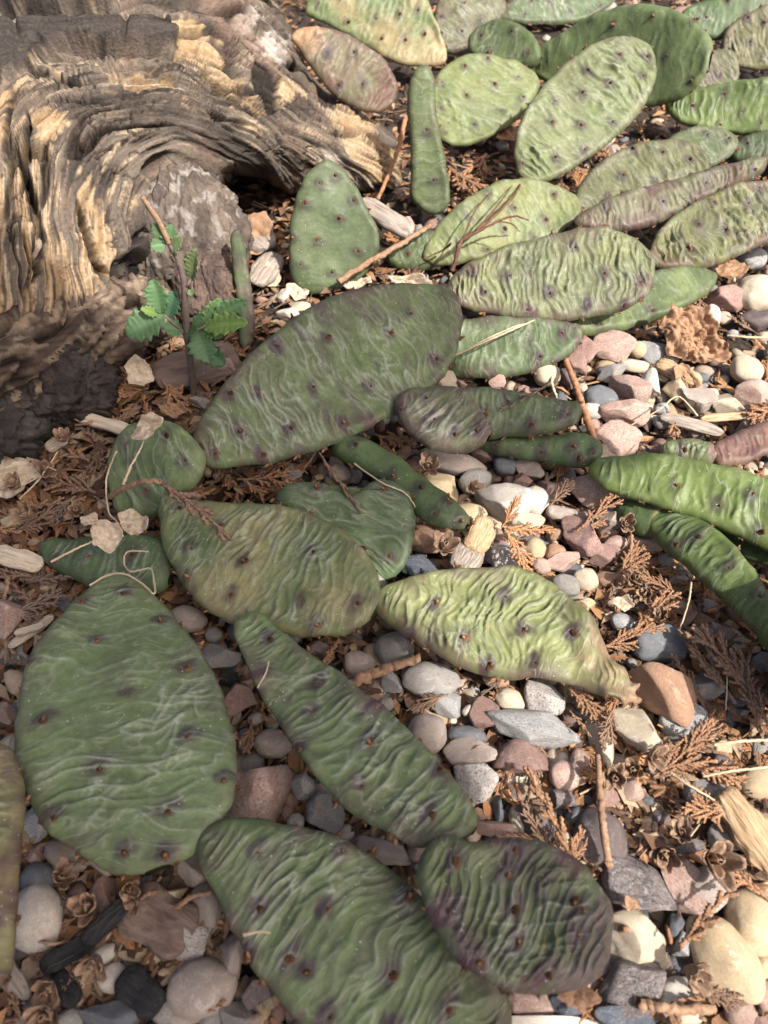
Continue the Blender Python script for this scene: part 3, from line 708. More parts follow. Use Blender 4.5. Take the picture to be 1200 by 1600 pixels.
    off = off + 0.0042 * wob * pn(U / 0.022, Vv / 0.022, sd_ + 51) * np.exp(-dist / 0.010) + 0.0016 * pn(U / 0.009, Vv / 0.009, sd_ + 52) * np.exp(-dist / 0.006)
    if tipw: off = off + tipw * pn(U / 0.011, Vv / 0.008, sd_ + 81) * sst(0.55, 0.9, un)
    if fold: off = off + fold * sst(0.35, 1.0, un) * (np.abs(vn - 0.15) - 0.4) * wd * 0.5
    top = B + U[..., None] * a + Vv[..., None] * b + (off + hh)[..., None] * n
    bot = B + U[..., None] * a + Vv[..., None] * b + (off - h * 0.95)[..., None] * n
    # skin colours
    m1 = fbm(U / 0.028, Vv / 0.028, sd_ + 1, 3); m2 = fbm(U / 0.007, Vv / 0.007, sd_ + 7, 3)
    col = mixc(c1, c2, sst(-0.35, 0.35, m1 + 0.3 * m2))
    col = mixc(col, np.array(c1) * 1.28 + 0.008, 0.55 * sst(0.0, 0.5, pn(U / 0.02, Vv / 0.02, sd_ + 21)))
    if yel: col = mixc(col, ycol, np.clip(yel * sst(-0.05, 0.45, pn(U / 0.03, Vv / 0.022, sd_ + 9) + 0.15 + 0.2 * m2), 0, 1))
    mott = sst(0.05, 0.45, pn(wu / 0.006, wv_ / 0.016, sd_ + 11) + 0.5 * fbm(U / 0.03, Vv / 0.03, sd_ + 12, 2))
    col = mixc(col, pcol, np.clip(purp * 0.75 * mott * (0.5 + 0.5 * (1 - r1)), 0, 0.8))
    pz = fbm(wu / 0.0026, wv_ / 0.0055, sd_ + 61, 3)
    pur = np.clip(sst(0.15, 0.85, pur + 0.45 * pz), 0, 1); core = np.clip(sst(0.2, 0.75, core + 0.35 * pz), 0, 1)
    col = mixc(col, pcol, np.clip(0.52 * pur * (0.25 + 0.75 * min(1, purp + 0.25)), 0, 0.85)); col = mixc(col, pcol * 0.66, 0.85 * core * min(1, 0.5 + purp))
    col = mixc(col, np.array((0.34, 0.37, 0.28)) * min(1.0, 0.55 + 0.45 * lum), np.clip(crest * 0.5 * (1.25 * thin(n1) + 0.55 * thin(n2) * (r2 > 0.05) + 1.0 * thin(n3) * (r3 > 0.05) + 0.3 * r1 ** 2 + 0.4 * cg * co ** 4) * zone * ef, 0, 0.72))  # wrinkle crests painted pale: waxy wear plus the light they catch
    col = mixc(col, (0.30, 0.17, 0.09), 0.6 * sst(0.42, 0.5, pn(U / 0.0035, Vv / 0.0035, sd_ + 13)) * sst(0.1, 0.3, pn(U / 0.02, Vv / 0.02, sd_ + 14)))
    if scar: col = mixc(col, (0.46, 0.42, 0.35), np.clip(scar * sst(0.24, 0.34, pn(wu / 0.0022, wv_ / 0.012, sd_ + 15) + 0.3 * m2) * np.exp(-((un - 0.5) / 0.28) ** 2 - ((vn + 0.15) / 0.45) ** 2), 0, 0.8))
    rim = np.exp(-(dist / 0.004) ** 2); col = mixc(col, np.array(c1) * 0.9, 0.3 * rim * (1 - pur))
    rim2 = np.exp(-(dist / 0.007) ** 2) * sst(-0.15, 0.3, pn(U / 0.014, Vv / 0.014, sd_ + 71) + 0.5 * pz)
    col = mixc(col, (0.105, 0.048, 0.058), np.clip(0.95 * purp * rim2 * min(1, purp * 2), 0, 0.8))
    if tipcol is not None: col = mixc(col, tipcol, sst(0.72, 1.0, un + 0.18 * m2))
    cb = mixc(c2, np.array(c1) * 0.9, sst(-0.3, 0.3, m1))
    iu = np.unique(np.append(np.arange(0, nu, 4), nu - 1)); iv = np.unique(np.append(np.arange(0, nv, 4), nv - 1))
    bot_s = bot[np.ix_(iu, iv)]; cb = cb[np.ix_(iu, iv)]
    V = np.concatenate([top.reshape(-1, 3), bot_s.reshape(-1, 3)])
    F = [grid_faces(nu, nv), grid_faces(len(iu), len(iv), nu * nv, True)]
    wc_ = np.stack([wu / (wl * 1.0), wv_ / (wl * 4.0), np.full(U.shape, seed * 7.3)], -1)
    loc = np.array(pl.location)
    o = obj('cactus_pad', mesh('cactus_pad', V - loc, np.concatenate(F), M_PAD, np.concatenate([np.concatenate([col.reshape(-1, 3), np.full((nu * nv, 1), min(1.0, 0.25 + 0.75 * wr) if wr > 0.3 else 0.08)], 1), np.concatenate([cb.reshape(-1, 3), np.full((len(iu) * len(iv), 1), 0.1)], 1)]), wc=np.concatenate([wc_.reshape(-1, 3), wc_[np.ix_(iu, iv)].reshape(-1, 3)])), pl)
    if label: o['label'] = label
    # areoles set on the finished surface
    N = np.cross(np.gradient(top, axis=0), np.gradient(top, axis=1)); N = nrm(N); N *= np.sign((N @ n))[..., None] + (np.abs(N @ n) < 1e-9)[..., None]
    rr = random.Random(seed + 5)
    for x, y in A:
        k = np.argmin((U - x) ** 2 + (Vv - y) ** 2); i, j = divmod(k, nv)
        i = min(max(i, 1), nu - 2); j = min(max(j, 1), nv - 2)
        sz = 0.00108 * asize * rr.choice([0.6, 0.8, 0.95, 1.1, 1.35])
        obj('areole', AREOLES[rr.randrange(4)], o, frame(top[i, j] - loc - N[i, j] * 0.0002, a * rr.uniform(-1, 1) + b * rr.uniform(-1, 1), N[i, j], (sz, sz, sz)))
    pc = poly.mean(0)
    for x, y in E:
        k = np.argmin((U - x) ** 2 + (Vv - y) ** 2); i, j = divmod(k, nv)
        outw = nrm((x - pc[0]) * a + (y - pc[1]) * b)
        sz = 0.00105 * asize * rr.choice([0.6, 0.8, 1.0, 1.3])
        obj('areole', AREOLES[1 if rr.random() < .6 else 2], o, frame((top[i, j] + bot[i, j]) / 2 - loc - outw * 0.0002, np.cross(outw, n) + 0.3 * n, outw + 0.55 * n, (sz, sz, sz)))
    cx, cy = o2.mean(0)
    PADS.append((o2, label))
    return o

c_ = plant('wrinkled prickly pear of six pads sprawling across the middle of the gravel bed', 280, 740)
pad(c_, [(168,735),(175,700),(195,672),(230,657),(270,660),(300,680),(316,705),(314,738),(296,760),(270,776),(250,800),(225,810),(200,810),(180,797),(170,770)], (180,795), (306,700), .012, .030, .35, c1=G_MID, c2=G_DARK, purp=.15, wr=.7, wl=.008, seed=1,
    ar=[(260,681),(289,719),(228,765),(208,720),(196,690)], label='short dark green pad smeared with dry tissue, left of the long pad')
pad(c_, [(301,700),(306,668),(335,620),(375,570),(430,520),(490,480),(560,455),(620,448),(680,450),(712,470),(722,500),(715,545),(695,585),(660,620),(610,652),(550,682),(490,705),(420,722),(350,731),(315,726)], (304,702), (718,495), .026, .036, .42, wr=1.0, wl=.0058, ang=-.25, c1=G_MID, c2=(0.085,0.115,0.058), purp=.72, scar=.38, crest=.62, seed=2,
    ar=[(305,693),(338,710),(376,675),(403,613),(412,711),(360,614),(491,604),(455,670),(538,660),(580,603),(513,527),(611,521),(683,559),(641,490),(434,539)], label='long grey green pad with pale wrinkle lines and purple spots')
pad(c_, [(249,800),(256,777),(300,779),(360,783),(420,787),(480,800),(535,830),(575,870),(594,915),(588,950),(565,978),(530,995),(480,998),(430,990),(395,985),(360,975),(322,952),(280,905),(257,857)], (254,788), (592,945), .024, .024, .32, wr=.95, wl=.0056, ang=.25, c1=(0.115,0.155,0.066), c2=G_MID, purp=.25, yel=.9, ycol=(0.27,0.24,0.115), seed=3, crest=.7,
    ar=[(281,794),(300,858),(384,879),(295,901),(363,931),(346,819),(473,942),(499,980),(490,863),(560,942)], label='broad pad with a yellowed middle')
pad(c_, [(370,995),(376,972),(405,964),(435,982),(470,1010),(520,1045),(570,1085),(620,1125),(670,1175),(712,1222),(740,1262),(746,1290),(736,1308),(700,1322),(655,1331),(630,1320),(590,1297),(540,1265),(500,1222),(465,1178),(430,1125),(400,1075),(380,1030)], (386,968), (738,1312), .026, .036, .3, wr=1.0, wl=.0062, ang=.15, c1=G_MID, c2=(0.085,0.125,0.056), purp=.5, crest=.7, seed=4, cup=.12,
    ar=[(420,998),(414,1054),(500,1067),(486,1112),(580,1163),(470,1175),(565,1232),(688,1206),(676,1274),(591,1110)], label='narrow pad slanting down between pebbles')
pad(c_, [(654,1360),(664,1322),(690,1303),(720,1310),(750,1312),(790,1306),(840,1312),(890,1335),(930,1370),(955,1410),(961,1450),(952,1500),(932,1532),(890,1552),(830,1554),(780,1542),(730,1512),(690,1465),(662,1410)], (688,1312), (945,1505), .044, .040, .35, wr=1.25, wl=.0044, ang=-.15, c1=(0.085,0.115,0.056), c2=(0.075,0.092,0.055), purp=.85, crest=.45, seed=5, fold=-.22, cg=.8,
    ar=[(715,1346),(796,1367),(808,1326),(703,1423),(805,1422),(750,1504),(811,1473),(910,1422),(904,1461),(859,1524),(898,1409)], label='purple edged ribbed pad raised above the foreground pad', tipcol=(0.16,0.12,0.11))
pad(c_, [(579,948),(588,926),(630,908),(690,892),(760,889),(820,892),(860,910),(900,945),(930,980),(952,1012),(966,1034),(978,1040),(986,1062),(1000,1068),(996,1082),(1004,1094),(984,1097),(974,1104),(960,1092),(938,1090),(900,1072),(850,1062),(790,1058),(740,1050),(690,1030),(640,1000),(600,970)], (581,946), (998,1088), .022, .020, .35, wr=1.45, wl=.0053, ang=.35, c1=(0.150,0.185,0.075), c2=(0.120,0.155,0.066), purp=.5, yel=.45, crest=.35, seed=6, wob=1.5, cg=.8,
    ar=[(683,946),(644,998),(726,1000),(793,932),(821,984),(838,1035),(896,991),(766,1040)], label='yellowing crumpled pad with a withered tip', tipcol=(0.30,0.185,0.12), tipw=.009)

c_ = plant('prickly pear with a big oval pad and a dark foreground pad at lower left', 190, 900)
pad(c_, [(62,862),(75,846),(120,838),(180,836),(240,838),(264,850),(270,880),(264,908),(240,925),(200,930),(160,925),(120,908),(85,890)], (66,862), (262,895), .006, .016, .3, T=.0062, c1=G_DARK, c2=(0.05,0.082,0.04), purp=.05, wr=.25, seed=7, ar=[(87,877),(142,873),(208,866)], label='small smooth dark green pad lying flat above the oval pad')
pad(c_, [(185,898),(215,905),(252,937),(290,985),(325,1040),(350,1090),(365,1150),(371,1200),(366,1245),(350,1282),(325,1312),(290,1342),(250,1359),(200,1364),(150,1351),(100,1321),(60,1281),(35,1231),(22,1180),(25,1120),(38,1060),(60,1010),(95,960),(135,920),(165,902)], (185,902), (218,1362), .024, .030, .25, wr=.85, wl=.0064, ang=-.05, c1=(0.098,0.145,0.070), c2=(0.088,0.128,0.062), purp=.33, crest=.75, seed=8,
    ar=[(127,940),(192,927),(251,969),(150,1001),(293,1048),(199,1088),(47,1037),(69,1127),(295,1155),(155,1203),(350,1222),(84,1278),(263,1271),(195,1331),(258,1336)], label='large oval grey green pad with wavy cross wrinkles')
pad(c_, [(308,1330),(313,1300),(340,1283),(390,1278),(440,1285),(500,1300),(560,1325),(620,1365),(665,1405),(720,1460),(770,1520),(798,1570),(795,1630),(760,1690),(680,1720),(600,1700),(520,1650),(460,1592),(410,1532),(370,1470),(335,1400),(315,1360)], (313,1303), (770,1690), .030, .022, .3, wr=0.95, wl=.0052, ang=-.75, c1=(0.082,0.122,0.056), c2=(0.070,0.100,0.050), purp=.55, crest=.5, seed=9,
    ar=[(405,1336),(536,1333),(407,1420),(513,1423),(640,1401),(481,1519),(616,1524),(388,1498),(454,1500),(514,1590),(620,1610),(700,1580)], label='dark green foreground pad running off the lower edge')

c_ = plant('blurred yellow and purple tinged prickly pear pad cut off by the left edge', -40, 1400)
pad(c_, [(-100,1190),(-40,1160),(8,1166),(30,1185),(39,1230),(36,1290),(31,1350),(26,1420),(22,1480),(8,1530),(-30,1570),(-90,1560),(-130,1420),(-130,1270)], (-40,1165), (-50,1565), .040, .040, .3, wr=1.1, wl=.006, c1=(0.17,0.18,0.08), c2=(0.16,0.12,0.075), purp=.6, yel=.5, seed=10)

c_ = plant('dark green heart shaped prickly pear pads with a finger like pad under the long pad', 560, 790)
pad(c_, [(431,778),(452,758),(495,754),(530,768),(552,774),(585,751),(615,755),(640,775),(649,812),(646,850),(632,885),(606,908),(570,895),(500,860),(445,818)], (540,890), (560,754), .006, .022, .5, c1=G_DARK, c2=(0.050,0.085,0.042), purp=.12, wr=.6, seed=12, ar=[(496,763),(600,765),(609,868)], crest=.3)
pad(c_, [(518,700),(528,685),(548,682),(580,693),(620,713),(660,743),(700,778),(729,800),(734,814),(722,827),(690,826),(655,812),(625,782),(590,752),(550,728),(525,715)], (522,698), (730,815), .016, .016, .4, T=.0062, c1=(0.082,0.135,0.055), c2=G_DARK, purp=.1, wr=.2, seed=13, ar=[(557,697),(614,745),(658,763),(680,805),(703,785),(720,812)], label='finger shaped smooth green pad', asize=1.3, crest=.1)

c_ = plant('prickly pear of stacked finger like pads leading to bright green pads at right edge', 1000, 760)
pad(c_, [(700,640),(705,612),(740,607),(790,611),(850,619),(898,628),(908,648),(892,668),(850,681),(790,684),(730,680)], (705,640), (905,648), .022, .024, .5, T=.0058, c1=(0.08,0.115,0.056), c2=G_DARK, purp=.35, wr=.6, seed=14, ar=[(795,625),(831,666),(887,649),(760,640)])
pad(c_, [(617,640),(620,618),(645,606),(690,604),(728,612),(752,640),(768,668),(760,692),(735,704),(700,707),(660,697),(632,672)], (625,625), (755,692), .030, .030, .5, T=.006, c1=(0.098,0.12,0.065), c2=(0.085,0.10,0.055), purp=.55, wr=1.0, wl=.006, seed=15, scar=.8, ar=[(666,622),(678,655),(711,677),(745,672),(628,640)], label='curled pad with a pale scar')
pad(c_, [(748,694),(780,684),(850,680),(900,677),(930,687),(942,705),(932,724),(905,732),(860,725),(800,717),(758,706)], (750,694), (940,706), .010, .016, .5, T=.006, c1=(0.065,0.11,0.05), c2=G_DARK, purp=.25, wr=.3, seed=16, ar=[(847,707),(897,700),(905,718),(927,710),(775,696)], crest=.1)
pad(c_, [(918,738),(932,718),(970,711),(1050,712),(1120,727),(1200,745),(1300,770),(1320,850),(1260,875),(1180,850),(1120,826),(1050,800),(990,780),(942,762)], (920,735), (1310,830), .020, .032, .55, T=.0046, c1=(0.165,0.245,0.072), c2=(0.12,0.19,0.06), purp=.12, wr=.9, wl=.009, ang=.3, seed=17, cg=.7, fold=-.3, ar=[(1057,760),(1177,773),(1125,790),(1190,830)], crest=.2, label='bright green pad glowing in the sun')
pad(c_, [(1080,815),(1130,812),(1200,830),(1320,860),(1320,930),(1240,905),(1180,880),(1120,850)], (1085,818), (1310,900), .010, .018, .5, T=.005, c1=(0.09,0.16,0.055), c2=(0.075,0.13,0.05), purp=.1, wr=.8, seed=18, crest=.2)
pad(c_, [(957,802),(970,781),(1000,778),(1032,790),(1040,812),(1030,836),(1005,838),(975,822)], (960,800), (1035,815), .008, .014, .5, T=.0065, c1=(0.085,0.145,0.055), c2=G_DARK, purp=.05, wr=.3, seed=19, ar=[], tipcol=(0.33,0.25,0.14), crest=.1)
pad(c_, [(1014,830),(1024,800),(1060,796),(1110,823),(1150,858),(1192,910),(1240,985),(1270,1060),(1230,1060),(1200,1015),(1160,967),(1110,920),(1060,878)], (1018,815), (1260,1060), .014, .028, .62, T=.0044, c1=(0.13,0.20,0.062), c2=(0.085,0.14,0.05), purp=.15, wr=.8, wl=.008, seed=20, cg=.7, fold=-.25, ar=[(1058,850),(1092,841),(1142,889),(1188,934)], crest=.2)

c_ = plant('prickly pear with a ribbed purple spotted pad above dark pads, right of the long pad', 720, 520)
pad(c_, [(690,530),(700,503),(750,496),(820,497),(880,503),(906,512),(908,532),(890,556),(850,576),(790,589),(740,592),(700,587),(688,560)], (692,545), (905,522), .008, .018, .5, T=.0055, c1=(0.07,0.11,0.052), c2=(0.055,0.085,0.045), purp=.5, wr=.7, seed=21, ar=[(846,557),(880,520)], crest=.35)
pad(c_, [(890,510),(920,478),(960,450),(1020,426),(1085,420),(1117,429),(1107,456),(1060,486),(1000,508),(950,521),(908,522)], (900,512), (1114,432), .010, .016, .5, T=.005, c1=(0.15,0.215,0.085), c2=G_MID, purp=.15, wr=.6, seed=22, ar=[(1023,484),(940,505)], crest=.3)
pad(c_, [(696,455),(714,424),(760,400),(820,377),(880,362),(940,359),(990,371),(1019,395),(1024,425),(1016,455),(990,478),(940,492),(880,501),(820,499),(760,491),(714,479)], (698,452), (1022,425), .026, .036, .55, wr=1.6, wl=.0066, ang=-.1, c1=(0.122,0.148,0.075), c2=(0.10,0.125,0.068), purp=.6, yel=.3, crest=.4, seed=23, cg=.8,
    ar=[(797,431),(759,456),(861,457),(826,484),(920,475),(899,387),(945,429),(1002,440),(977,476),(740,425)], label='strongly ribbed grey green pad with purple rim')

c_ = plant('small shrivelled magenta and green prickly pear pads at the right edge', 1120, 720)
pad(c_, [(1034,700),(1050,688),(1085,685),(1112,694),(1126,712),(1105,726),(1065,722),(1040,714)], (1036,702), (1122,710), .008, .012, .5, T=.005, c1=(0.13,0.17,0.085), c2=G_MID, purp=.4, wr=1.4, seed=24, ar=[(1070,700)], tipcol=(0.22,0.10,0.11))
pad(c_, [(1108,705),(1130,685),(1170,668),(1230,650),(1290,655),(1280,690),(1210,708),(1160,728),(1120,728)], (1112,712), (1285,670), .010, .018, .5, T=.005, c1=(0.17,0.18,0.09), c2=(0.17,0.095,0.085), purp=.5, wr=1.9, cg=.6, seed=25, crest=.4)

c_ = plant('folded olive and purple prickly pear pads, right of the tall pale pad', 1000, 350)
pad(c_, [(893,330),(905,290),(935,256),(985,228),(1040,217),(1085,227),(1104,250),(1100,290),(1050,325),(980,350),(920,355)], (898,340), (1095,240), .016, .038, .6, wr=1.3, wl=.0075, ang=-.2, c1=(0.165,0.19,0.10), c2=(0.135,0.155,0.085), purp=.35, crest=.4, seed=26, cg=.8)
pad(c_, [(893,348),(920,325),(980,300),(1060,279),(1130,259),(1185,247),(1197,254),(1190,272),(1150,292),(1090,321),(1040,346),(980,363),(920,361)], (896,350), (1194,256), .024, .044, .6, T=.0055, wr=1.5, wl=.007, c1=(0.165,0.185,0.10), c2=(0.14,0.125,0.085), purp=.7, crest=.4, seed=27, cg=.9)
pad(c_, [(1012,400),(1028,362),(1070,325),(1120,300),(1180,285),(1260,280),(1290,320),(1270,365),(1200,380),(1150,402),(1100,419),(1050,422),(1020,415)], (1016,408), (1285,310), .020, .036, .58, wr=2.0, wl=.0075, ang=-.2, c1=(0.185,0.20,0.085), c2=(0.14,0.165,0.075), purp=.65, crest=.35, seed=28, cg=.9, label='deeply ribbed yellow green pad with magenta patches', wob=1.4)

c_ = plant('tall pale green prickly pear pad standing over a lying yellow green pad', 800, 330)
pad(c_, [(604,400),(625,376),(660,362),(695,365),(705,390),(690,415),(650,422),(615,418)], (610,410), (700,385), .006, .014, .5, T=.006, c1=(0.12,0.165,0.08), c2=G_MID, purp=.2, wr=.4, seed=29, ar=[(640,395)])
pad(c_, [(660,395),(690,345),(740,305),(790,281),(840,284),(890,300),(907,325),(893,352),(840,382),(780,402),(720,413),(675,412)], (668,400), (905,318), .012, .022, .55, wr=1.3, wl=.008, c1=(0.21,0.25,0.11), c2=G_LITE, purp=.2, yel=.4, seed=30)
pad(c_, [(803,245),(808,200),(835,150),(870,110),(910,80),(960,58),(1000,63),(1021,85),(1024,120),(1010,160),(985,195),(950,225),(910,255),(870,278),(835,289),(811,277)], (822,284), (1012,74), .022, .072, .7, wr=1.9, wl=.0085, ang=.1, c1=(0.20,0.245,0.135), c2=G_LITE, purp=.28, crest=.45, seed=31, cg=.6, label='tall pale green rippled pad facing the sun')

c_ = plant('glossy green prickly pear with a big round pad behind the tall pale pad', 900, 170)
pad(c_, [(732,70),(745,45),(775,32),(810,38),(838,62),(845,95),(815,108),(770,98),(742,90)], (738,75), (842,80), .030, .036, .6, T=.0065, c1=(0.12,0.18,0.075), c2=G_MID, purp=.15, wr=.3, seed=32)
pad(c_, [(818,95),(830,78),(870,58),(920,28),(980,7),(1040,11),(1090,34),(1114,70),(1107,110),(1077,146),(1040,163),(1000,168),(940,160),(870,135),(828,115)], (822,100), (1108,75), .020, .060, .8, wr=.45, wl=.012, c1=(0.175,0.255,0.115), c2=(0.14,0.21,0.09), purp=.08, crest=.15, seed=33, T=.005, ar=[(1022,25),(1085,30),(1042,88),(1080,125),(960,40)], label='big round glossy green pad')
pad(c_, [(678,40),(690,-10),(740,-30),(790,0),(775,40),(742,66),(715,82),(690,78)], (700,80), (760,-20), .014, .045, .7, c1=(0.16,0.17,0.10), c2=(0.13,0.14,0.085), purp=.45, seed=34, wr=1.2)

c_ = plant('cluster of green prickly pear pads in the upper right corner', 1180, 140)
pad(c_, [(1038,165),(1068,145),(1120,132),(1180,125),(1260,122),(1330,140),(1320,185),(1250,205),(1180,210),(1110,206),(1060,191)], (1042,168), (1320,160), .022, .040, .62, T=.0048, c1=(0.17,0.245,0.085), c2=(0.12,0.19,0.066), purp=.1, wr=1.1, wl=.009, seed=35, cg=.9)
pad(c_, [(1060,30),(1090,5),(1180,-20),(1300,-40),(1310,20),(1200,40),(1140,60),(1095,62)], (1065,35), (1310,-10), .030, .05, .7, T=.006, c1=(0.10,0.17,0.07), c2=(0.075,0.13,0.055), purp=.1, wr=.5, seed=36)
pad(c_, [(1070,120),(1085,90),(1120,78),(1150,90),(1150,130),(1110,150),(1080,148)], (1075,140), (1148,92), .014, .03, .65, c1=(0.19,0.21,0.13), c2=(0.16,0.15,0.11), purp=.4, wr=1.2, seed=37)
pad(c_, [(1125,75),(1140,40),(1180,15),(1250,0),(1280,60),(1240,105),(1180,110),(1140,100)], (1130,90), (1270,20), .018, .045, .65, c1=(0.21,0.22,0.12), c2=(0.17,0.17,0.10), purp=.4, wr=1.5, seed=38, cg=.8)
pad(c_, [(1030,250),(1045,215),(1090,200),(1140,208),(1150,235),(1110,262),(1060,265)], (1035,255), (1148,215), .010, .018, .5, c1=(0.13,0.17,0.10), c2=G_MID, purp=.15, wr=.6, seed=39)
pad(c_, [(1140,240),(1160,215),(1230,205),(1300,215),(1300,255),(1220,262),(1160,258)], (1142,245), (1300,235), .010, .02, .5, c1=(0.08,0.12,0.06), c2=G_DARK, purp=.2, wr=.6, seed=40)

c_ = plant('narrow upright prickly pear beside a yellow green pad near the log end', 680, 330)
pad(c_, [(670,195),(672,150),(690,108),(730,87),(790,90),(832,110),(842,140),(815,180),(772,212),(730,229),(695,224)], (715,226), (790,90), .010, .046, .7, wr=1.2, wl=.007, c1=(0.20,0.26,0.105), c2=G_LITE, purp=.12, yel=.35, seed=41, crest=.5)
pad(c_, [(637,180),(640,130),(655,104),(670,104),(680,130),(683,180),(692,230),(702,290),(700,322),(682,336),(656,327),(641,300),(641,240)], (676,332), (660,104), .008, .075, .8, T=.0055, wr=.45, wl=.01, c1=(0.13,0.18,0.085), c2=G_MID, purp=.25, seed=42, crest=.3)

c_ = plant('smooth pointed green prickly pear pad standing in front of the dark log hollow', 510, 440)
pad(c_, [(454,350),(465,300),(485,265),(509,249),(535,262),(556,290),(576,330),(592,370),(588,402),(562,435),(505,458),(470,455),(455,430),(451,390)], (515,450), (508,250), .004, .058, .75, wr=.25, c1=(0.125,0.175,0.09), c2=(0.10,0.15,0.075), purp=.12, seed=43, crest=.1, ar=[(478,317),(524,274),(500,285),(530,340),(497,374),(470,412),(552,312),(560,392),(520,425),(458,370)])

c_ = plant('prickly pear with withered purple pad and green and tan pad above the log', 600, 110)
pad(c_, [(478,20),(495,-20),(560,-60),(640,-50),(672,10),(688,50),(699,82),(692,101),(660,105),(618,99),(568,72),(520,42)], (500,-30), (685,98), .060, .018, .75, tipcol=(0.40,0.30,0.17), wr=1.2, wl=.0075, c1=(0.16,0.235,0.10), c2=G_LITE, purp=.08, crest=.6, seed=44, yel=.75, ycol=(0.34,0.25,0.13))
pad(c_, [(455,58),(475,43),(530,47),(572,70),(602,95),(620,130),(614,162),(588,177),(550,167),(518,145),(493,115),(472,85)], (605,168), (462,50), .028, .066, .75, wr=1.3, wl=.006, c1=(0.15,0.145,0.085), c2=(0.17,0.105,0.08), purp=.45, seed=45, tipcol=(0.34,0.20,0.11), crest=.3)

c_ = plant('thin upright green prickly pear pad beside the log burl', 385, 535)
pad(c_, [(361,380),(368,360),(378,370),(388,420),(395,470),(398,515),(392,540),(378,543),(372,500),(367,440)], (386,540), (369,362), .002, .048, .8, T=.0036, wr=.25, c1=(0.075,0.10,0.052), c2=(0.05,0.075,0.04), purp=.5, seed=46, crest=.1)
c_ = plant('dim prickly pear pads in shade along the top edge', 900, -20)
pad(c_, [(780,30),(800,0),(860,-20),(940,-25),(960,0),(920,30),(850,38)], (790,28), (950,-15), .01, .02, .5, c1=G_DARK, c2=(0.05,0.07,0.04), purp=.3, seed=47)
c_ = plant('green prickly pear pad standing beyond the right edge', 1240, 1040)
pad(c_, [(1214,1000),(1250,920),(1340,880),(1430,910),(1470,1010),(1440,1110),(1350,1150),(1250,1140),(1216,1080)], (1218,1040), (1466,1020), .004, .075, .6, wr=.8, c1=G_BRT, c2=G_MID, purp=.2, seed=48)
# ------------------------------------------------------------------ labels for the many small things
def landmark(name, px, py): LAND.append((name, px, py))
for nm_, x_, y_ in [('long wrinkled pad', 510, 590), ('big oval pad', 195, 1130), ('narrow slanting pad', 560, 1150), ('raised ribbed pad', 805, 1430),
    ('yellowing crumpled pad', 790, 980), ('dark foreground pad', 560, 1450), ('broad yellowed pad', 420, 890), ('smooth dark flat pad', 165, 870), ('short dark pad', 240, 730),
    ('finger shaped pad', 630, 755), ('heart shaped pads', 590, 830), ('curled scarred pad', 690, 655), ('bright green pad', 1080, 765), ('ribbed purple rimmed pad', 860, 430),
    ('green seedling', 295, 520), ('log burl', 285, 390), ('log root', 120, 530), ('pointed green pad', 520, 350), ('tall pale pad', 915, 170), ('lying yellow green pad', 790, 345), ('lower right green pad', 1110, 890)]: landmark(nm_, x_, y_)
WORDS = ['', 'second', 'third', 'fourth', 'fifth', 'sixth', 'seventh', 'eighth', 'ninth', 'tenth', 'eleventh', 'twelfth']
def near_label(what, px, py, skip=None):
    ls = sorted(((math.hypot(x - px, y - py), nm, x, y) for nm, x, y in LAND if nm != skip), key=lambda q: q[0])[:9]
    for rank in range(len(WORDS)):
        for d, nm, x, y in ls:
            dx, dy = px - x, py - y
            hz = 'right' if dx > 0 else 'left'; vt = 'below' if dy > 0 else 'above'
            if abs(dx) > 2.2 * abs(dy): where = f'{hz} of'
            elif abs(dy) > 2.2 * abs(dx): where = vt
            else: where = f'{vt} and {hz} of'
            if 0 <= px <= 1200 and 0 <= py <= 1600: lab = f'{what} {where} the {nm}'
            else: lab = f'{what} outside, {where} the {nm}'
            if rank: lab = f'{WORDS[rank]} {lab}'
            if lab not in USED and len(lab.split()) <= 16: return lab
    return f'{what} {len(USED)}'

# ------------------------------------------------------------------ pebbles
def ico(sub):
    bm = bmesh.new(); bmesh.ops.create_icosphere(bm, subdivisions=sub, radius=1)
    V = np.array([v.co[:] for v in bm.verts]); F = [tuple(v.index for v in f.verts) for f in bm.faces]; bm.free(); return V, F
ICO4 = ico(4); ICO3 = ico(3); ICO2 = ico(2)
def stone_shape(V, seed, ang):
    r = np.random.RandomState(seed); V = V.copy()
    if ang:
        for k in range(int(7 + 5 * ang)):
            d = nrm(r.normal(size=3)); c = r.uniform(0.46, 0.74)
            s = V @ d; ex = np.clip(s - c, 0, None); V = V - (ex * (0.95 + 0.04 * ang))[:, None] * d
        V = V * 1.3
    else:
        k = r.uniform(0.8, 1.25, 3); V = np.sign(V) * np.abs(V) ** k; V /= np.linalg.norm(V, axis=1).max()
    D = nrm(V)
    rad = 1 + (0.13 if not ang else 0.10) * fbm(D[:, 0] * 1.1 + seed, D[:, 1] * 1.1, D[:, 2] * 1.1, 2) * 1.3
    rad += (0.014 if not ang else 0.05) * fbm(D[:, 0] * 5 + seed, D[:, 1] * 5, D[:, 2] * 5, 3)
    return V * rad[:, None]
ROUND = [mesh('pebble', stone_shape(ICO4[0], 100 + i, 0), ICO4[1], ST['grey'][1]) for i in range(9)]
ANGUL = [mesh('pebble', stone_shape(ICO4[0], 300 + i, 0.4 + 0.1 * (i % 7)), ICO4[1], ST['grey'][1]) for i in range(14)]
STONES = []
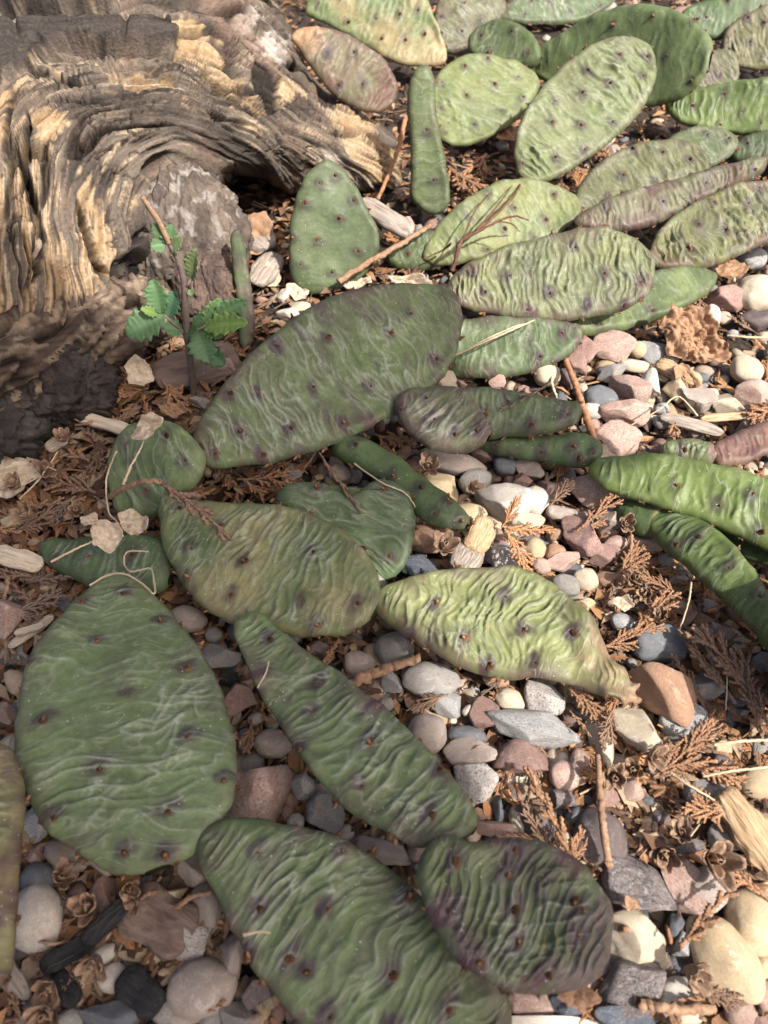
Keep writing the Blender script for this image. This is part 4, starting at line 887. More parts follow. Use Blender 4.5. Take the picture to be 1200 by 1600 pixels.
def stone(px, py, w, h, angle, kind, shape, label, z=None, name='pebble', group=None, cat='pebble', flat=0.62, seed=None):
    s = mpp(px, py, 0.006); rx, ry = w * s / 2, h * s / 2
    rz = flat * min(rx, ry) * (1.0 if shape == 'r' else 1.1) + 0.0012
    zc = rz * 0.62 + 0.0022 if z is None else z
    c = P1(px, py, zc)
    n = nrm(0.55 * np.array([0, 0, 1.0]) + 0.45 * nrm(CAM - c))
    a = math.radians(angle); xa = RT * math.cos(a) - UPV * math.sin(a)
    i = R.randrange(1000) if seed is None else seed
    me = ROUND[i % len(ROUND)] if shape == 'r' else ANGUL[i % len(ANGUL)]
    M = frame(c, xa, n, (rx * 1.02, ry * 1.02, rz))
    # roll the shape inside its box so shared meshes do not repeat
    rot = Matrix.Rotation(R.choice([0, math.pi]), 4, 'Z') @ Matrix.Rotation(R.choice([0, math.pi]), 4, 'X')
    o = obj(name, me, None, Matrix(M.tolist()) @ rot, ST[kind][1])
    tag(o, label, cat, group)
    STONES.append((px, py, max(w, h) / 2, min(w, h) / 2))
    return o
GRP = 'pebbles lying in the gravel bed'
SL = [  # x, y, width, height, angle, colour, shape (r round / a angular), label, landmark name
 (846,1145,152,52,9,'bgran','a','long grey speckled slab between the crumpled pad and the reddish rocks','long grey slab'),
 (935,1158,34,72,-4,'cream','a','narrow upright cream wedge at the right end of the grey slab','cream wedge'),
 (998,1143,86,58,18,'cream','a','flat cream stone below the orange brown rock','flat cream stone'),
 (1026,1078,84,112,-20,'rust','a','large orange brown rock touching the withered pad tip','orange brown rock'),
 (1084,1133,80,62,15,'bgran','a','blocky grey rock right of the flat cream stone','blocky grey rock'),
 (906,1198,34,56,8,'pink','r','small pear shaped pale pink pebble under the grey slab','pear shaped pebble'),
 (822,1190,84,58,-12,'red','a','reddish brown angular rock just below the grey slab','reddish brown rock'),
 (742,1178,78,46,-6,'taupe','a','flat beige rock beside the narrow slanting pad','flat beige rock'),
 (738,1222,62,74,20,'gran','a','pink and black speckled rock right of the narrow pad','speckled granite rock'),
 (731,1150,62,32,5,'slate','r','smooth dark blue grey pebble above the flat beige rock','dark blue grey pebble'),
 (762,1115,44,46,0,'red','a','small purple red rock wrapped in dry fibres','purple red rock'),
 (797,1094,52,38,25,'cream','r','cream pebble partly wrapped in a dry leaf below the crumpled pad','wrapped cream pebble'),
 (843,1092,60,54,10,'gran','a','grey and white speckled rock just below the crumpled pad','grey white rock'),
 (880,1212,50,48,30,'pink','r','pale pink round pebble beside the pear shaped pebble','pale pink pebble'),
 (938,1312,84,92,0,'dark','r','round flat dark purple brown stone crossed by a twig','round dark stone'),
 (1003,1384,94,92,15,'gneiss','a','glinting dark speckled rock right of the raised ribbed pad','glinting dark rock'),
 (1066,1388,56,92,-30,'pink','a','smooth pink veined rock beside the glinting dark rock','pink veined rock'),
 (993,1470,96,78,8,'cream','a','flat triangular beige stone touching the raised ribbed pad','triangular beige stone'),
 (1131,1497,88,134,-33,'tan','r','large smooth tan egg shaped pebble near the lower right corner','tan egg pebble'),
 (1180,1440,92,98,10,'tan','r','large smooth greyish tan pebble above the egg shaped one','greyish tan pebble'),
 (1188,1221,74,54,-15,'tan','r','sunlit tan pebble at the right edge below the straws','right edge tan pebble'),
 (1060,1552,62,46,10,'white','r','small white rounded pebble left of the tan egg pebble','white pebble'),
 (985,1536,104,70,-22,'gneiss','a','dark speckled block below the triangular beige stone','dark speckled block'),
 (965,1592,98,42,4,'blue','a','blue grey stone cut off by the bottom edge','blue grey bottom stone'),
 (820,1566,78,42,8,'pink','a','pink speckled rock under the raised ribbed pad','pink speckled rock'),
 (850,1600,130,28,3,'white','a','flat whitish stone along the bottom edge','flat whitish stone'),
 (1155,1580,48,42,0,'pink','r','small rosy pebble at the bottom below the tan egg pebble','rosy pebble'),
 (1120,1208,50,44,10,'dark','a','dull mauve rock above the wood fragment','mauve rock'),
 (1100,1252,72,48,-35,'grey','a','flat grey rock with a frond across it','flat grey rock'),
 (1136,1308,52,48,40,'grey','a','pale grey rock with a dark shadow beside the wood fragment','pale grey rock'),
 (1055,1445,30,40,10,'slate','a','small blue grey sliver above the dry bracts','blue grey sliver'),
 (1062,1478,30,34,0,'bgran','a','small greenish grey stone left of the tan egg pebble','greenish grey stone'),
 (808,1283,26,46,-10,'cream','r','thin upright cream pebble right of the narrow pad','thin cream pebble'),
 (777,1262,18,42,8,'slate','a','thin slate sliver beside the thin cream pebble','slate sliver'),
 (782,1296,86,26,12,'red','a','flat purple and white streaked stone above the raised ribbed pad','streaked flat stone'),
 (843,1282,62,50,30,'dark','a','dark brown rock behind the upright cedar frond','dark brown rock'),
 (1090,1186,28,16,0,'slate','r','tiny dark grey pebble in the brown litter','tiny dark pebble'),
 (1188,1510,34,36,0,'tan','r','tan pebble between the two large tan ones at the right edge','small tan pebble'),
 (1193,1556,34,42,0,'pink','r','pale pink pebble at the lower right edge','lower right pink pebble'),
 (888,1568,44,46,0,'blue','a','dark blue stone under the dry brown tatter','dark blue stone'),
 (946,1250,38,30,0,'red','a','small red rock above the round dark stone','small red rock'),
 (980,1230,46,36,15,'pink','a','tan pink chip beside the spread cone','tan pink chip'),
 (1012,1252,24,18,0,'slate','r','tiny slate pebble among the brown cones','tiny slate pebble'),
 (1100,1385,62,60,20,'taupe','a','brownish rock in shadow under the open cone','shadowed brownish rock'),
 (938,622,54,42,12,'slate','r','blue grey pebble right of the finger like pads','blue grey pebble'),
 (982,604,54,52,-10,'pink','a','rough pink rock beside the blue grey pebble','rough pink rock'),
 (975,645,60,42,10,'pink','a','pink rock below the rough pink one','lower pink rock'),
 (1052,608,34,38,0,'tan','a','yellow tan stone right of the pink rocks','yellow tan stone'),
 (1020,604,30,48,5,'white','a','upright whitish stone between pink and tan ones','upright whitish stone'),
 (962,544,56,42,8,'pink','a','pale pink block below the green lying pad','pale pink block'),
 (998,547,32,30,0,'tan','r','small yellow brown pebble right of the pale pink block','yellow brown pebble'),
 (1030,550,50,38,20,'bgran','a','grey mottled stone left of the crumpled brown leaf','grey mottled stone'),
 (992,572,50,22,8,'cream','r','thin cream pebble under the grey mottled stone','thin flat cream pebble'),
 (957,584,46,28,-25,'grey','a','grey rock above the blue grey pebble','upper grey rock'),
 (855,585,44,40,20,'cream','r','cream pebble under the dark purple pad','shaded cream pebble'),
 (904,568,32,34,0,'red','a','salmon red rock at the tip of the dark purple pad','salmon rock'),
 (912,545,40,44,0,'red','a','rusty mottled rock above the salmon rock','rusty mottled rock'),
 (1184,458,66,62,0,'cream','r','large cream pebble at the right edge','large cream pebble'),
 (1176,404,42,36,10,'bgran','r','blue grey pebble beside the ribbed magenta pad','upper blue grey pebble'),
 (1166,578,52,46,20,'cream','r','oval cream pebble below the crumpled leaf','oval cream pebble'),
 (1182,617,66,42,-12,'pink','a','wide pink rock at the right edge','wide pink rock'),
 (1138,634,52,36,15,'cream','a','lumpy beige stone left of the wide pink rock','lumpy beige stone'),
 (1110,618,28,24,0,'white','r','small white pebble by the lumpy beige stone','small white pebble'),
 (1088,626,54,40,20,'taupe','a','brown grey rock left of the small white pebble','brown grey rock'),
 (1130,466,66,36,15,'red','a','long reddish brown rock left of the large cream pebble','long reddish rock'),
 (926,642,36,26,10,'white','r','white pebble half under the blue grey pebble','half hidden white pebble'),
 (962,692,72,54,10,'pink','a','white veined pink rock above the bright green pad','white veined pink rock'),
 (1190,500,56,30,10,'dark','a','dull purple brown rock at the right edge','dull purple rock'),
 (1112,495,30,40,10,'white','r','pale pebble behind the crumpled brown leaf','pale pebble behind leaf'),
 (782,780,74,72,-25,'white','a','large white blunt stone with a shadow across it','large white stone'),
 (835,782,46,46,20,'white','r','smooth white quartz pebble right of the large white stone','white quartz pebble'),
 (690,762,56,44,8,'tan','a','tan stone beside the finger shaped pad','tan stone'),
 (730,803,62,36,0,'tan','r','smooth yellow tan pebble at the tip of the finger pad','yellow tan pebble'),
 (742,752,54,42,-15,'grey','r','grey rounded pebble behind the large white stone','grey rounded pebble'),
 (790,728,40,32,5,'slate','r','dark greenish slate pebble under the lower finger pad','greenish slate pebble'),
 (830,736,44,34,20,'taupe','a','brown beige stone under the lower finger pad','brown beige stone'),
 (862,768,40,46,-20,'red','a','pink and grey banded stone right of the quartz pebble','banded stone'),
 (818,752,30,28,0,'red','a','small purple stone above the quartz pebble','small purple stone'),
 (916,762,72,54,10,'pink','a','flat dusty pink rock left of the bright green pad','dusty pink rock'),
 (706,722,112,40,15,'taupe','r','long taupe stone lying behind the tan stone','long taupe stone'),
 (757,712,32,28,0,'red','a','small reddish stone below the curled pad','small reddish stone'),
 (657,889,66,36,4,'blue','a','dark blue speckled rock above the crumpled pad','dark blue rock'),
 (672,845,86,50,-5,'rust','a','pinkish tan block right of the heart shaped pads','pinkish tan block'),
 (788,871,54,40,-8,'gran','a','white stone with dark spots above the crumpled pad','dark spotted stone'),
 (910,838,62,66,10,'red','a','big angular purple red rock left of the brown litter','big purple red rock'),
 (893,806,60,32,10,'taupe','a','greyish flat rock behind the purple red rock','greyish flat rock'),
 (836,858,36,36,10,'tan','r','olive tan pebble beneath the orange frond','olive tan pebble'),
 (868,866,32,36,20,'rust','r','rusty pebble left of the pink lozenge pebble','rusty pebble'),
 (884,874,54,30,-8,'pink','a','pink lozenge pebble above the crumpled pad','pink lozenge pebble'),
 (1010,852,58,28,4,'pink','r','flat pink pebble by the lower right green pad','flat pink pebble'),
 (962,850,38,26,-10,'pink','r','small pink pebble left of the flat pink one','small pink pebble'),
 (945,868,46,28,0,'red','a','dull red rock below the small pink pebble','dull red rock'),
 (822,814,44,28,0,'cream','a','cream chip under the quartz pebble','cream chip'),
 (846,884,34,26,30,'pink','r','pinkish white pebble between frond tips','pinkish white pebble'),
 (878,800,34,18,10,'white','a','white flake right of the cream chip','white flake stone'),
 (915,906,42,38,20,'cream','r','smooth cream pebble right of the crumpled pad','smooth cream pebble'),
 (884,915,48,36,25,'grey','r','grey oval pebble touching the crumpled pad','grey oval pebble'),
 (1038,1012,80,54,5,'slate','a','large dark blue stone half in shadow above the orange rock','half shaded blue stone'),
 (616,1013,64,54,-8,'grey','r','grey rounded pebble left of the crumpled pad','left grey pebble'),
 (561,1038,52,42,10,'taupe','r','beige grey pebble by the top of the narrow pad','beige grey pebble'),
 (673,1063,94,58,4,'grey','r','wide smooth grey pebble below the crumpled pad','wide grey pebble'),
 (668,1146,64,62,20,'taupe','r','beige pebble half under the narrow pad','half hidden beige pebble'),
 (604,1100,24,22,0,'grey','r','tiny grey pebble beside the narrow pad','tiny grey pebble'),
 (700,1098,52,34,20,'bgran','a','grey angular stone between wide grey pebble and slate one','grey angular stone'),
 (294,968,60,42,20,'taupe','r','grey pebble with a dark spot between the oval and broad pads','dark spotted grey pebble'),
 (346,1026,46,48,10,'grey','a','dark grey rock between the oval and narrow pads','dark grey rock'),
 (376,1088,48,58,0,'red','a','dark red rock beside the big oval pad','dark red rock'),
 (384,1156,28,38,0,'slate','r','blue black pebble beside the big oval pad','blue black pebble'),
 (426,1162,62,46,8,'taupe','r','taupe pebble left of the narrow pad','left taupe pebble'),
 (408,1236,114,98,-20,'pink','a','large dusty pink rock between the oval and narrow pads','large dusty pink rock'),
 (356,1060,34,32,0,'coal','a','black rock beside the dark grey rock','black rock'),
 (502,1270,60,50,20,'grey','a','grey rock under the narrow pad','grey rock under pad'),
 (470,1225,44,40,0,'gran','a','mottled rock in the shade of the narrow pad','shaded mottled rock'),
 (600,1330,70,40,20,'taupe','a','pinkish slab below the end of the narrow pad','pinkish slab'),
 (8,965,66,74,0,'pink','a','rough pink rock at the left edge','left edge pink rock'),
 (56,1436,88,104,-25,'white','r','large off white stone near the left edge','large off white stone'),
 (60,1378,54,62,-40,'slate','r','dark blue black pebble above the large off white stone','dark blue black pebble'),
 (313,1545,112,84,-10,'taupe','r','large smooth beige pebble near the bottom left','large beige pebble'),
 (172,1588,106,50,-5,'slate','a','dark slate slab at the bottom edge','dark slate slab'),
 (302,1466,58,62,30,'gran','a','rough white and grey speckled rock above the beige pebble','rough speckled rock'),
 (320,1420,50,76,-25,'taupe','r','upright grey pebble against the dark foreground pad','upright grey pebble'),
 (296,1360,48,46,20,'taupe','a','grey pebble below the big oval pad','grey pebble below oval pad'),
 (176,1528,44,42,0,'white','r','small round whitish pebble right of the cone','round whitish pebble'),
 (258,1582,42,34,-10,'grey','r','small grey pebble under the charred piece','small grey pebble'),
 (366,1592,48,44,0,'grey','a','grey stone under the foreground pad','grey bottom stone'),
 (222,1497,78,26,4,'tan','a','flat yellowish stone below the brown bark piece','flat yellowish stone'),
 (358,1492,46,74,20,'taupe','a','brown upright stone beside the foreground pad','brown upright stone'),
 (402,1546,42,48,0,'dark','a','dark pinkish stone beneath the foreground pad','dark pinkish stone'),
 (105,1338,76,42,20,'taupe','r','taupe stone half hidden under the big oval pad','half hidden taupe stone'),
 (285,1590,52,30,0,'taupe','r','low grey pebble below the beige one','low grey pebble'),
 (330,1590,40,40,0,'grey','r','grey pebble right of the low one at the bottom','bottom grey pebble'),
 (448,462,26,24,0,'white','a','small white chip between the pointed pad and long pad','small white chip'),
 (450,492,28,20,10,'white','a','pale flat chip above the long pad','pale flat chip'),
 (470,480,24,22,0,'cream','a','cream crumb beside the pale chips','cream crumb'),
 (500,1015,30,24,0,'dark','a','small dark stone between the broad and narrow pads','small dark stone'),
]
for x_, y_, w_, h_, a_, k_, s_, lab_, lm_ in SL: landmark(lm_, x_, y_)
for x_, y_, w_, h_, a_, k_, s_, lab_, lm_ in SL:
    stone(x_, y_, w_, h_, a_, k_, s_, lab_, group=GRP)
PADPOLY = [np.asarray(p, float) for p, _ in PADS]
_mx, _my = np.meshgrid(np.arange(-200, 1402, 2.0), np.arange(-100, 1802, 2.0), indexing='ij')
_mq = np.stack([_mx.ravel(), _my.ravel()], 1); PADMASK = np.zeros(_mx.shape, bool); STMASK = np.zeros(_mx.shape, bool)
for _p in PADPOLY: PADMASK |= inside(_mq, _p).reshape(_mx.shape)
for _a, _b, _c, _d in STONES: STMASK |= (_mx - _a) ** 2 + (_my - _b) ** 2 < (0.85 * _d) ** 2
def look(m, x, y):
    i, j = int((x + 200) / 2), int((y + 100) / 2)
    return bool(m[i, j]) if 0 <= i < m.shape[0] and 0 <= j < m.shape[1] else False
def inpad(x, y): return look(PADMASK, x, y)
def gravel_w(x, y):
    if x < 260 and 560 < y < 900: return 0.10
    if x < 640 and y < 560: return 0.05
    if y < 330: return 0.55
    if x > 640: return 1.0
    if y > 1330: return 0.9
    return 0.65
def litter_w(x, y):
    if x < 270 and 590 < y < 1010: return 1.0
    if 230 <= x < 460 and 560 < y < 790: return 0.8
    if 930 < x and 830 < y < 1120: return 1.0
    if 880 < x and 1130 <= y < 1400: return 0.85
    if x < 330 and y > 1320: return 0.75
    if x < 640 and y < 560: return 0.8
    if 430 < x and y < 330: return 0.95
    if 620 < x < 1000 and 780 < y < 1000: return 0.35
    return 0.44
KF = ['pink', 'pink', 'red', 'grey', 'taupe', 'cream', 'tan', 'white', 'slate', 'gran', 'bgran', 'dark', 'rust', 'gneiss']
cnt = 0; tries = 0
while cnt < 190 and tries < 20000:                      # the smaller pebbles in the gaps
    tries += 1
    x = R.uniform(-40, 1240); y = R.uniform(200, 1640)
    if R.random() > gravel_w(x, y): continue
    sc = 0.45 + 0.55 * (y / 1600)
    w = R.choice([26, 32, 38, 46, 54]) * sc * R.uniform(.85, 1.15); h = w * R.uniform(.6, .95)
    if any((x - a) ** 2 + ((y - b) * 1.1) ** 2 < (0.88 * c + 0.42 * w) ** 2 for a, b, c, d in STONES): continue
    if inpad(x, y): continue
    k = R.choice(KF); s = 'r' if R.random() < .42 else 'a'
    stone(x, y, w, h, R.uniform(-50, 50), k, s, near_label(f'{"small " if w < 34 * sc else ""}{ST[k][0]} {"rounded pebble" if s == "r" else "angular stone"}', x, y), group='smaller pebbles filling the gaps', z=0.0025 + 0.00005 * w)
    cnt += 1
# fine gravel that nobody could count
def gravel_stuff():
    pal = [(0.42, 0.27, 0.21), (0.47, 0.36, 0.27), (0.30, 0.27, 0.25), (0.50, 0.44, 0.36), (0.13, 0.13, 0.14), (0.26, 0.16, 0.13), (0.36, 0.29, 0.22), (0.44, 0.33, 0.20), (0.17, 0.12, 0.10)]
    shapes = [stone_shape(ICO2[0], 500 + i, 0.6 if i % 2 else 0) for i in range(12)]
    mb = MB()
    def put(p, r):
        s = shapes[R.randrange(12)]; rot = np.array(Quaternion((R.gauss(0, 1), R.gauss(0, 1), R.gauss(0, 1), R.gauss(0, 1))).normalized().to_matrix())
        V = (s * np.array([r * R.uniform(.9, 1.3), r, r * R.uniform(.55, .8)])) @ rot.T
        V[:, 2] *= 0.75
        c = np.array(R.choice(pal)) * R.uniform(.7, 1.1)
        mb.add(V + p, ICO2[1], c)
    n = 0
    while n < 3400:
        x = R.uniform(-120, 1320); y = R.uniform(-80, 1720)
        if R.random() > gravel_w(x, y): continue
        if look(STMASK, x, y): continue
        r = R.uniform(.0016, .0055); p = P1(x, y, 0.0); p[2] = gz(p[0], p[1]) + r * .35; put(p, r); n += 1
    n = 0
    while n < 1700:                                     # the bed goes on around the picture
        x, y = (R.uniform(-.36, .36), R.uniform(-.30, .42)) if n % 4 else (R.uniform(-.9, .9), R.uniform(-.45, 1.1)); qx, qy = to_px((x, y, 0))
        if -100 < qx < 1300 and 100 < qy < 1700: continue
        if qx < 640 and qy < 500: continue
        r = R.uniform(.003, .011); put(np.array([x, y, gz(x, y) + r * .3]), r); n += 1
    tag(obj('gravel', mb.mesh('gravel', M_GRAVEL)), 'fine mixed gravel between the pebbles', 'gravel', kind='stuff')
gravel_stuff()
# ------------------------------------------------------------------ cedar fronds, cones, twigs, chips, dry leaves
def tone_mat(name, a, b, c): return simple_mat(name, [(0.28, tuple(.6 * q for q in a)), (0.5, b), (0.72, tuple(1.12 * q for q in c))], 26.0, 0.8, bstr=0.5, bdist=0.0005, val=0.3)
FRT = {'orange': tone_mat('frond_orange', (0.24, 0.105, 0.045), (0.36, 0.18, 0.085), (0.45, 0.26, 0.13)),
       'rust': tone_mat('frond_rust', (0.17, 0.08, 0.042), (0.29, 0.155, 0.085), (0.40, 0.245, 0.145)),
       'brown': tone_mat('frond_brown', (0.13, 0.075, 0.05), (0.22, 0.135, 0.09), (0.30, 0.195, 0.135)),
       'drab': tone_mat('frond_drab', (0.11, 0.075, 0.055), (0.175, 0.125, 0.095), (0.25, 0.185, 0.145))}
M_CONE = simple_mat('cone_scale', [(0.3, (0.15, 0.09, 0.06)), (0.55, (0.29, 0.19, 0.125)), (0.8, (0.42, 0.30, 0.21))], 3.0, 0.75, (1, 4, 1), val=0.25)
M_STRAW = simple_mat('dry_straw', [(0.3, (0.42, 0.31, 0.19)), (0.7, (0.58, 0.47, 0.32))], 300, 0.7, val=0.2)
M_TWIG = simple_mat('brown_twig', [(0.3, (0.15, 0.085, 0.05)), (0.5, (0.27, 0.165, 0.10)), (0.75, (0.38, 0.25, 0.165))], 500, 0.85, val=0.15)
M_RTWIG = simple_mat('reddish_twig', [(0.3, (0.20, 0.085, 0.045)), (0.5, (0.33, 0.16, 0.085)), (0.75, (0.42, 0.24, 0.14))], 500, 0.8, val=0.15)
M_ROOT = simple_mat('dark_rootlet', [(0.3, (0.075, 0.035, 0.025)), (0.7, (0.16, 0.08, 0.05))], 400, 0.85, val=0.1)
M_CHIP = simple_mat('bleached_wood', [(0.28, (0.30, 0.23, 0.17)), (0.5, (0.52, 0.43, 0.32)), (0.75, (0.64, 0.56, 0.45))], 2.5, 0.85, (1, 9, 9), 0.9, 0.0012, 0.2)
M_GCHIP = simple_mat('grey_wood', [(0.28, (0.13, 0.105, 0.085)), (0.5, (0.29, 0.24, 0.20)), (0.75, (0.43, 0.38, 0.33))], 2.5, 0.88, (1, 9, 9), 0.9, 0.0012, 0.15)
M_TCHIP = simple_mat('tan_wood', [(0.28, (0.16, 0.09, 0.05)), (0.48, (0.42, 0.28, 0.16)), (0.72, (0.58, 0.43, 0.27))], 2.5, 0.88, (1, 9, 9), 0.9, 0.0012, 0.15)
M_BARK = simple_mat('bark_piece', [(0.28, (0.075, 0.052, 0.042)), (0.5, (0.15, 0.105, 0.085)), (0.75, (0.22, 0.165, 0.135))], 3.0, 0.9, (1, 3, 3), 1.0, 0.0015, 0.1)
M_CHAR = simple_mat('charred_wood', [(0.3, (0.012, 0.012, 0.013)), (0.6, (0.03, 0.029, 0.03)), (0.85, (0.10, 0.095, 0.09))], 3.0, 0.6, (1, 7, 7), 1.0, 0.0015, 0.1)
M_DLEAF = simple_mat('dry_leaf', [(0.28, (0.17, 0.09, 0.05)), (0.5, (0.28, 0.165, 0.098)), (0.75, (0.38, 0.25, 0.16))], 3.5, 0.85, val=0.15)
M_PLEAF = simple_mat('pale_dry_leaf', [(0.28, (0.26, 0.19, 0.13)), (0.5, (0.43, 0.345, 0.25)), (0.75, (0.57, 0.49, 0.385))], 3.5, 0.85, val=0.15)

def frond_mesh(seed, lean=1.0):
    r = random.Random(seed); mb = MB()
    def strand(p0, d, L, w, curve):
        n = max(4, int(L / 0.055)); pts = []; p = np.array(p0, float); a = math.atan2(d[1], d[0])
        zc = r.uniform(-.25, .25)
        for i in range(2 * n + 1):
            pts.append(p.copy()); a += curve / (2 * n); st = L / (2 * n)
            p = p + np.array([math.cos(a) * st, math.sin(a) * st, zc * st * math.sin(i / n * 1.5)])
        m = len(pts); V = []
        for i, q in enumerate(pts):
            t = i / (m - 1)
            ww = w * (1.12 if i % 2 else 0.5) * (1 - 0.3 * t) * (0.35 if i == m - 1 else 1)
            d_ = nrm(pts[min(i + 1, m - 1)] - pts[max(i - 1, 0)]); s = nrm(np.cross([0, 0, 1], d_)); u = np.cross(d_, s)
            V += [q + s * ww, q + u * ww * .5, q - s * ww, q - u * ww * .5]
        F = [(i * 4 + k, i * 4 + (k + 1) % 4, i * 4 + 4 + (k + 1) % 4, i * 4 + 4 + k) for i in range(m - 1) for k in range(4)] + [(0, 3, 2, 1), ((m-1)*4, (m-1)*4+1, (m-1)*4+2, (m-1)*4+3)]
        mb.add(np.array(V), F)
        return np.array(pts)
    main = strand((0, 0, 0), (1, r.uniform(-.15, .15)), 1.0, 0.042, r.uniform(-.5, .5))
    nb = r.randint(7, 10)
    for k in range(nb):
        t = 0.12 + 0.8 * k / nb; i = int(t * (len(main) - 1)); side = 1 if k % 2 else -1
        dm = main[min(i + 1, len(main) - 1)] - main[i - 1]; a = math.atan2(dm[1], dm[0]) + side * r.uniform(.5, .7)
        L = (0.46 * (1 - 0.62 * t) + 0.05) * r.uniform(.75, 1.15) * lean
        if r.random() < .08: continue
        sb = strand(main[i], (math.cos(a), math.sin(a)), L, 0.046, -side * r.uniform(0, .6))
        for q in range(int(L / 0.10)):
            j = int((0.3 + 0.6 * q / max(1, int(L / .10))) * (len(sb) - 1)); s2 = 1 if q % 2 else -1
            a2 = a + s2 * r.uniform(.4, .6)
            strand(sb[j], (math.cos(a2), math.sin(a2)), L * r.uniform(.3, .45), 0.040, 0)
    return mb.mesh('cedar_frond', FRT['brown'])
FRONDS = [frond_mesh(i, 1.0 if i < 6 else 0.55) for i in range(10)]
def frond(b, t, z, lift, tone, label=None, roll=0.0, i=None, name='cedar_frond', wide=1.0):
    p0 = P1(*b, z); p1 = P1(*t, z + lift); d = p1 - p0; L = np.linalg.norm(d)
    n = nrm(np.array([roll + R.uniform(-.25, .25), R.uniform(-.35, .1), 1.0]))
    me = FRONDS[R.randrange(10) if i is None else i]
    o = obj(name, me, None, frame(p0, d, n, (L, L * wide * R.uniform(.6, .95), L)), FRT[tone])
    mx, my = (b[0] + t[0]) / 2, (b[1] + t[1]) / 2
    nm = {'orange': 'orange', 'rust': 'rust brown', 'brown': 'brown', 'drab': 'grey brown'}[tone]
    return tag(o, label or near_label(f'dry {nm} frond', mx, my), 'cedar frond', 'dry cedar fronds scattered on the ground')
HF = [((785,822),(813,778),.018,.008,'orange'), ((783,822),(868,846),.018,0,'orange'), ((788,826),(842,888),.018,-.006,'orange'),
      ((228,602),(140,598),.008,.003,'orange'), ((232,606),(158,632),.007,.002,'rust'), ((228,598),(175,570),.008,.006,'orange'), ((250,590),(295,640),.006,.002,'rust'),
      ((30,905),(124,915),.008,.002,'drab'), ((8,962),(104,936),.008,.002,'drab'), ((60,960),(20,900),.007,.002,'brown'), ((10,1000),(70,950),.005,.002,'brown'),
      ((905,1372),(832,1185),.016,.006,'rust'), ((885,1372),(908,1292),.016,.003,'rust'), ((862,1335),(808,1255),.010,.004,'brown'),
      ((1208,1412),(1108,1318),.012,.002,'rust'), ((1062,1480),(1148,1368),.016,.002,'rust'), ((1150,1265),(1072,1282),.012,.003,'rust'), ((1130,1300),(1072,1232),.010,.004,'rust'),
      ((1150,1100),(1066,985),.012,.004,'brown'), ((1185,1090),(1100,965),.012,.006,'brown'), ((1200,1130),(1125,1030),.010,.006,'brown'), ((1105,1115),(1062,1015),.008,.004,'brown'), ((1195,1165),(1150,1060),.008,.006,'brown'),
      ((1065,935),(985,885),.012,.002,'rust'), ((980,992),(1062,935),.010,.004,'rust'), ((935,1012),(1025,985),.008,.002,'rust'), ((1010,905),(1050,960),.010,.003,'rust'), ((960,900),(1030,860),.008,.004,'rust'),
      ((852,604),(782,640),.032,-.002,'drab'), ((370,748),(458,757),.008,.002,'rust'), ((585,678),(645,705),.008,.002,'rust'), ((455,720),(400,745),.008,.002,'brown'),
      ((880,1065),(960,1120),.014,-.004,'rust'), ((890,1110),(930,1150),.012,0,'rust'), ((960,1100),(955,1175),.014,-.004,'brown'), ((700,1085),(640,1110),.010,0,'brown'),
      ((800,1040),(762,1098),.010,.002,'drab'), ((1000,1180),(1060,1160),.010,.004,'rust'), ((1020,1215),(1100,1150),.010,.004,'rust'), ((1080,1170),(1150,1130),.010,.004,'rust'), ((1060,1190),(1170,1200),.010,.002,'rust'),
      ((860,790),(890,740),.010,.004,'brown'), ((900,830),(975,775),.012,.004,'rust'), ((720,480),(665,505),.006,.004,'rust'), ((1075,1540),(1170,1590),.010,.002,'brown'), ((905,1600),(930,1545),.012,.004,'orange'),
      ((740,190),(790,205),.010,.004,'rust'), ((700,260),(735,310),.006,.004,'rust'), ((760,240),(715,275),.006,.004,'rust'), ((745,270),(790,265),.006,.004,'rust'),
      ((30,700),(95,640),.006,.003,'rust'), ((140,720),(60,690),.006,.002,'brown'), ((150,770),(80,735),.006,.003,'brown'), ((40,790),(130,780),.006,.003,'brown'), ((20,830),(90,800),.006,.003,'brown'), ((150,690),(110,640),.006,.003,'drab')]
for i_, (b_, t_, z_, l_, tn_) in enumerate(HF): frond(b_, t_, z_, l_, tn_)
frond((250,753), (384,828), .040, -.004, 'brown', 'brown cedar sprig lying across the short dark pad and broad pad', i=7, wide=.8)
frond((498,706), (566,800), .030, -.006, 'brown', 'thin brown cedar twig leaning from the long pad to the heart shaped pads', i=8, wide=.45)
frond((520,662), (470,735), .022, -.010, 'brown', i=9, wide=.5)
n_ = 0
while n_ < 170:                                         # more fronds where the litter is thick
    x = R.uniform(-40, 1240); y = R.uniform(180, 1650)
    if R.random() > litter_w(x, y) ** 1.6 or inpad(x, y): continue
    if x < 620 and y < 300: continue
    if x < 110 and y < 620: continue
    L = R.uniform(45, 90) * (.45 + .55 * y / 1600); a = R.uniform(0, 6.28)
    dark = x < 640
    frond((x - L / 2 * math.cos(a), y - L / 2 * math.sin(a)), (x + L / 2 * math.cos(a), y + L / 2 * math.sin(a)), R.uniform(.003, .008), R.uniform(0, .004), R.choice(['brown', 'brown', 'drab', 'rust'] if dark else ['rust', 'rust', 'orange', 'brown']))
    n_ += 1

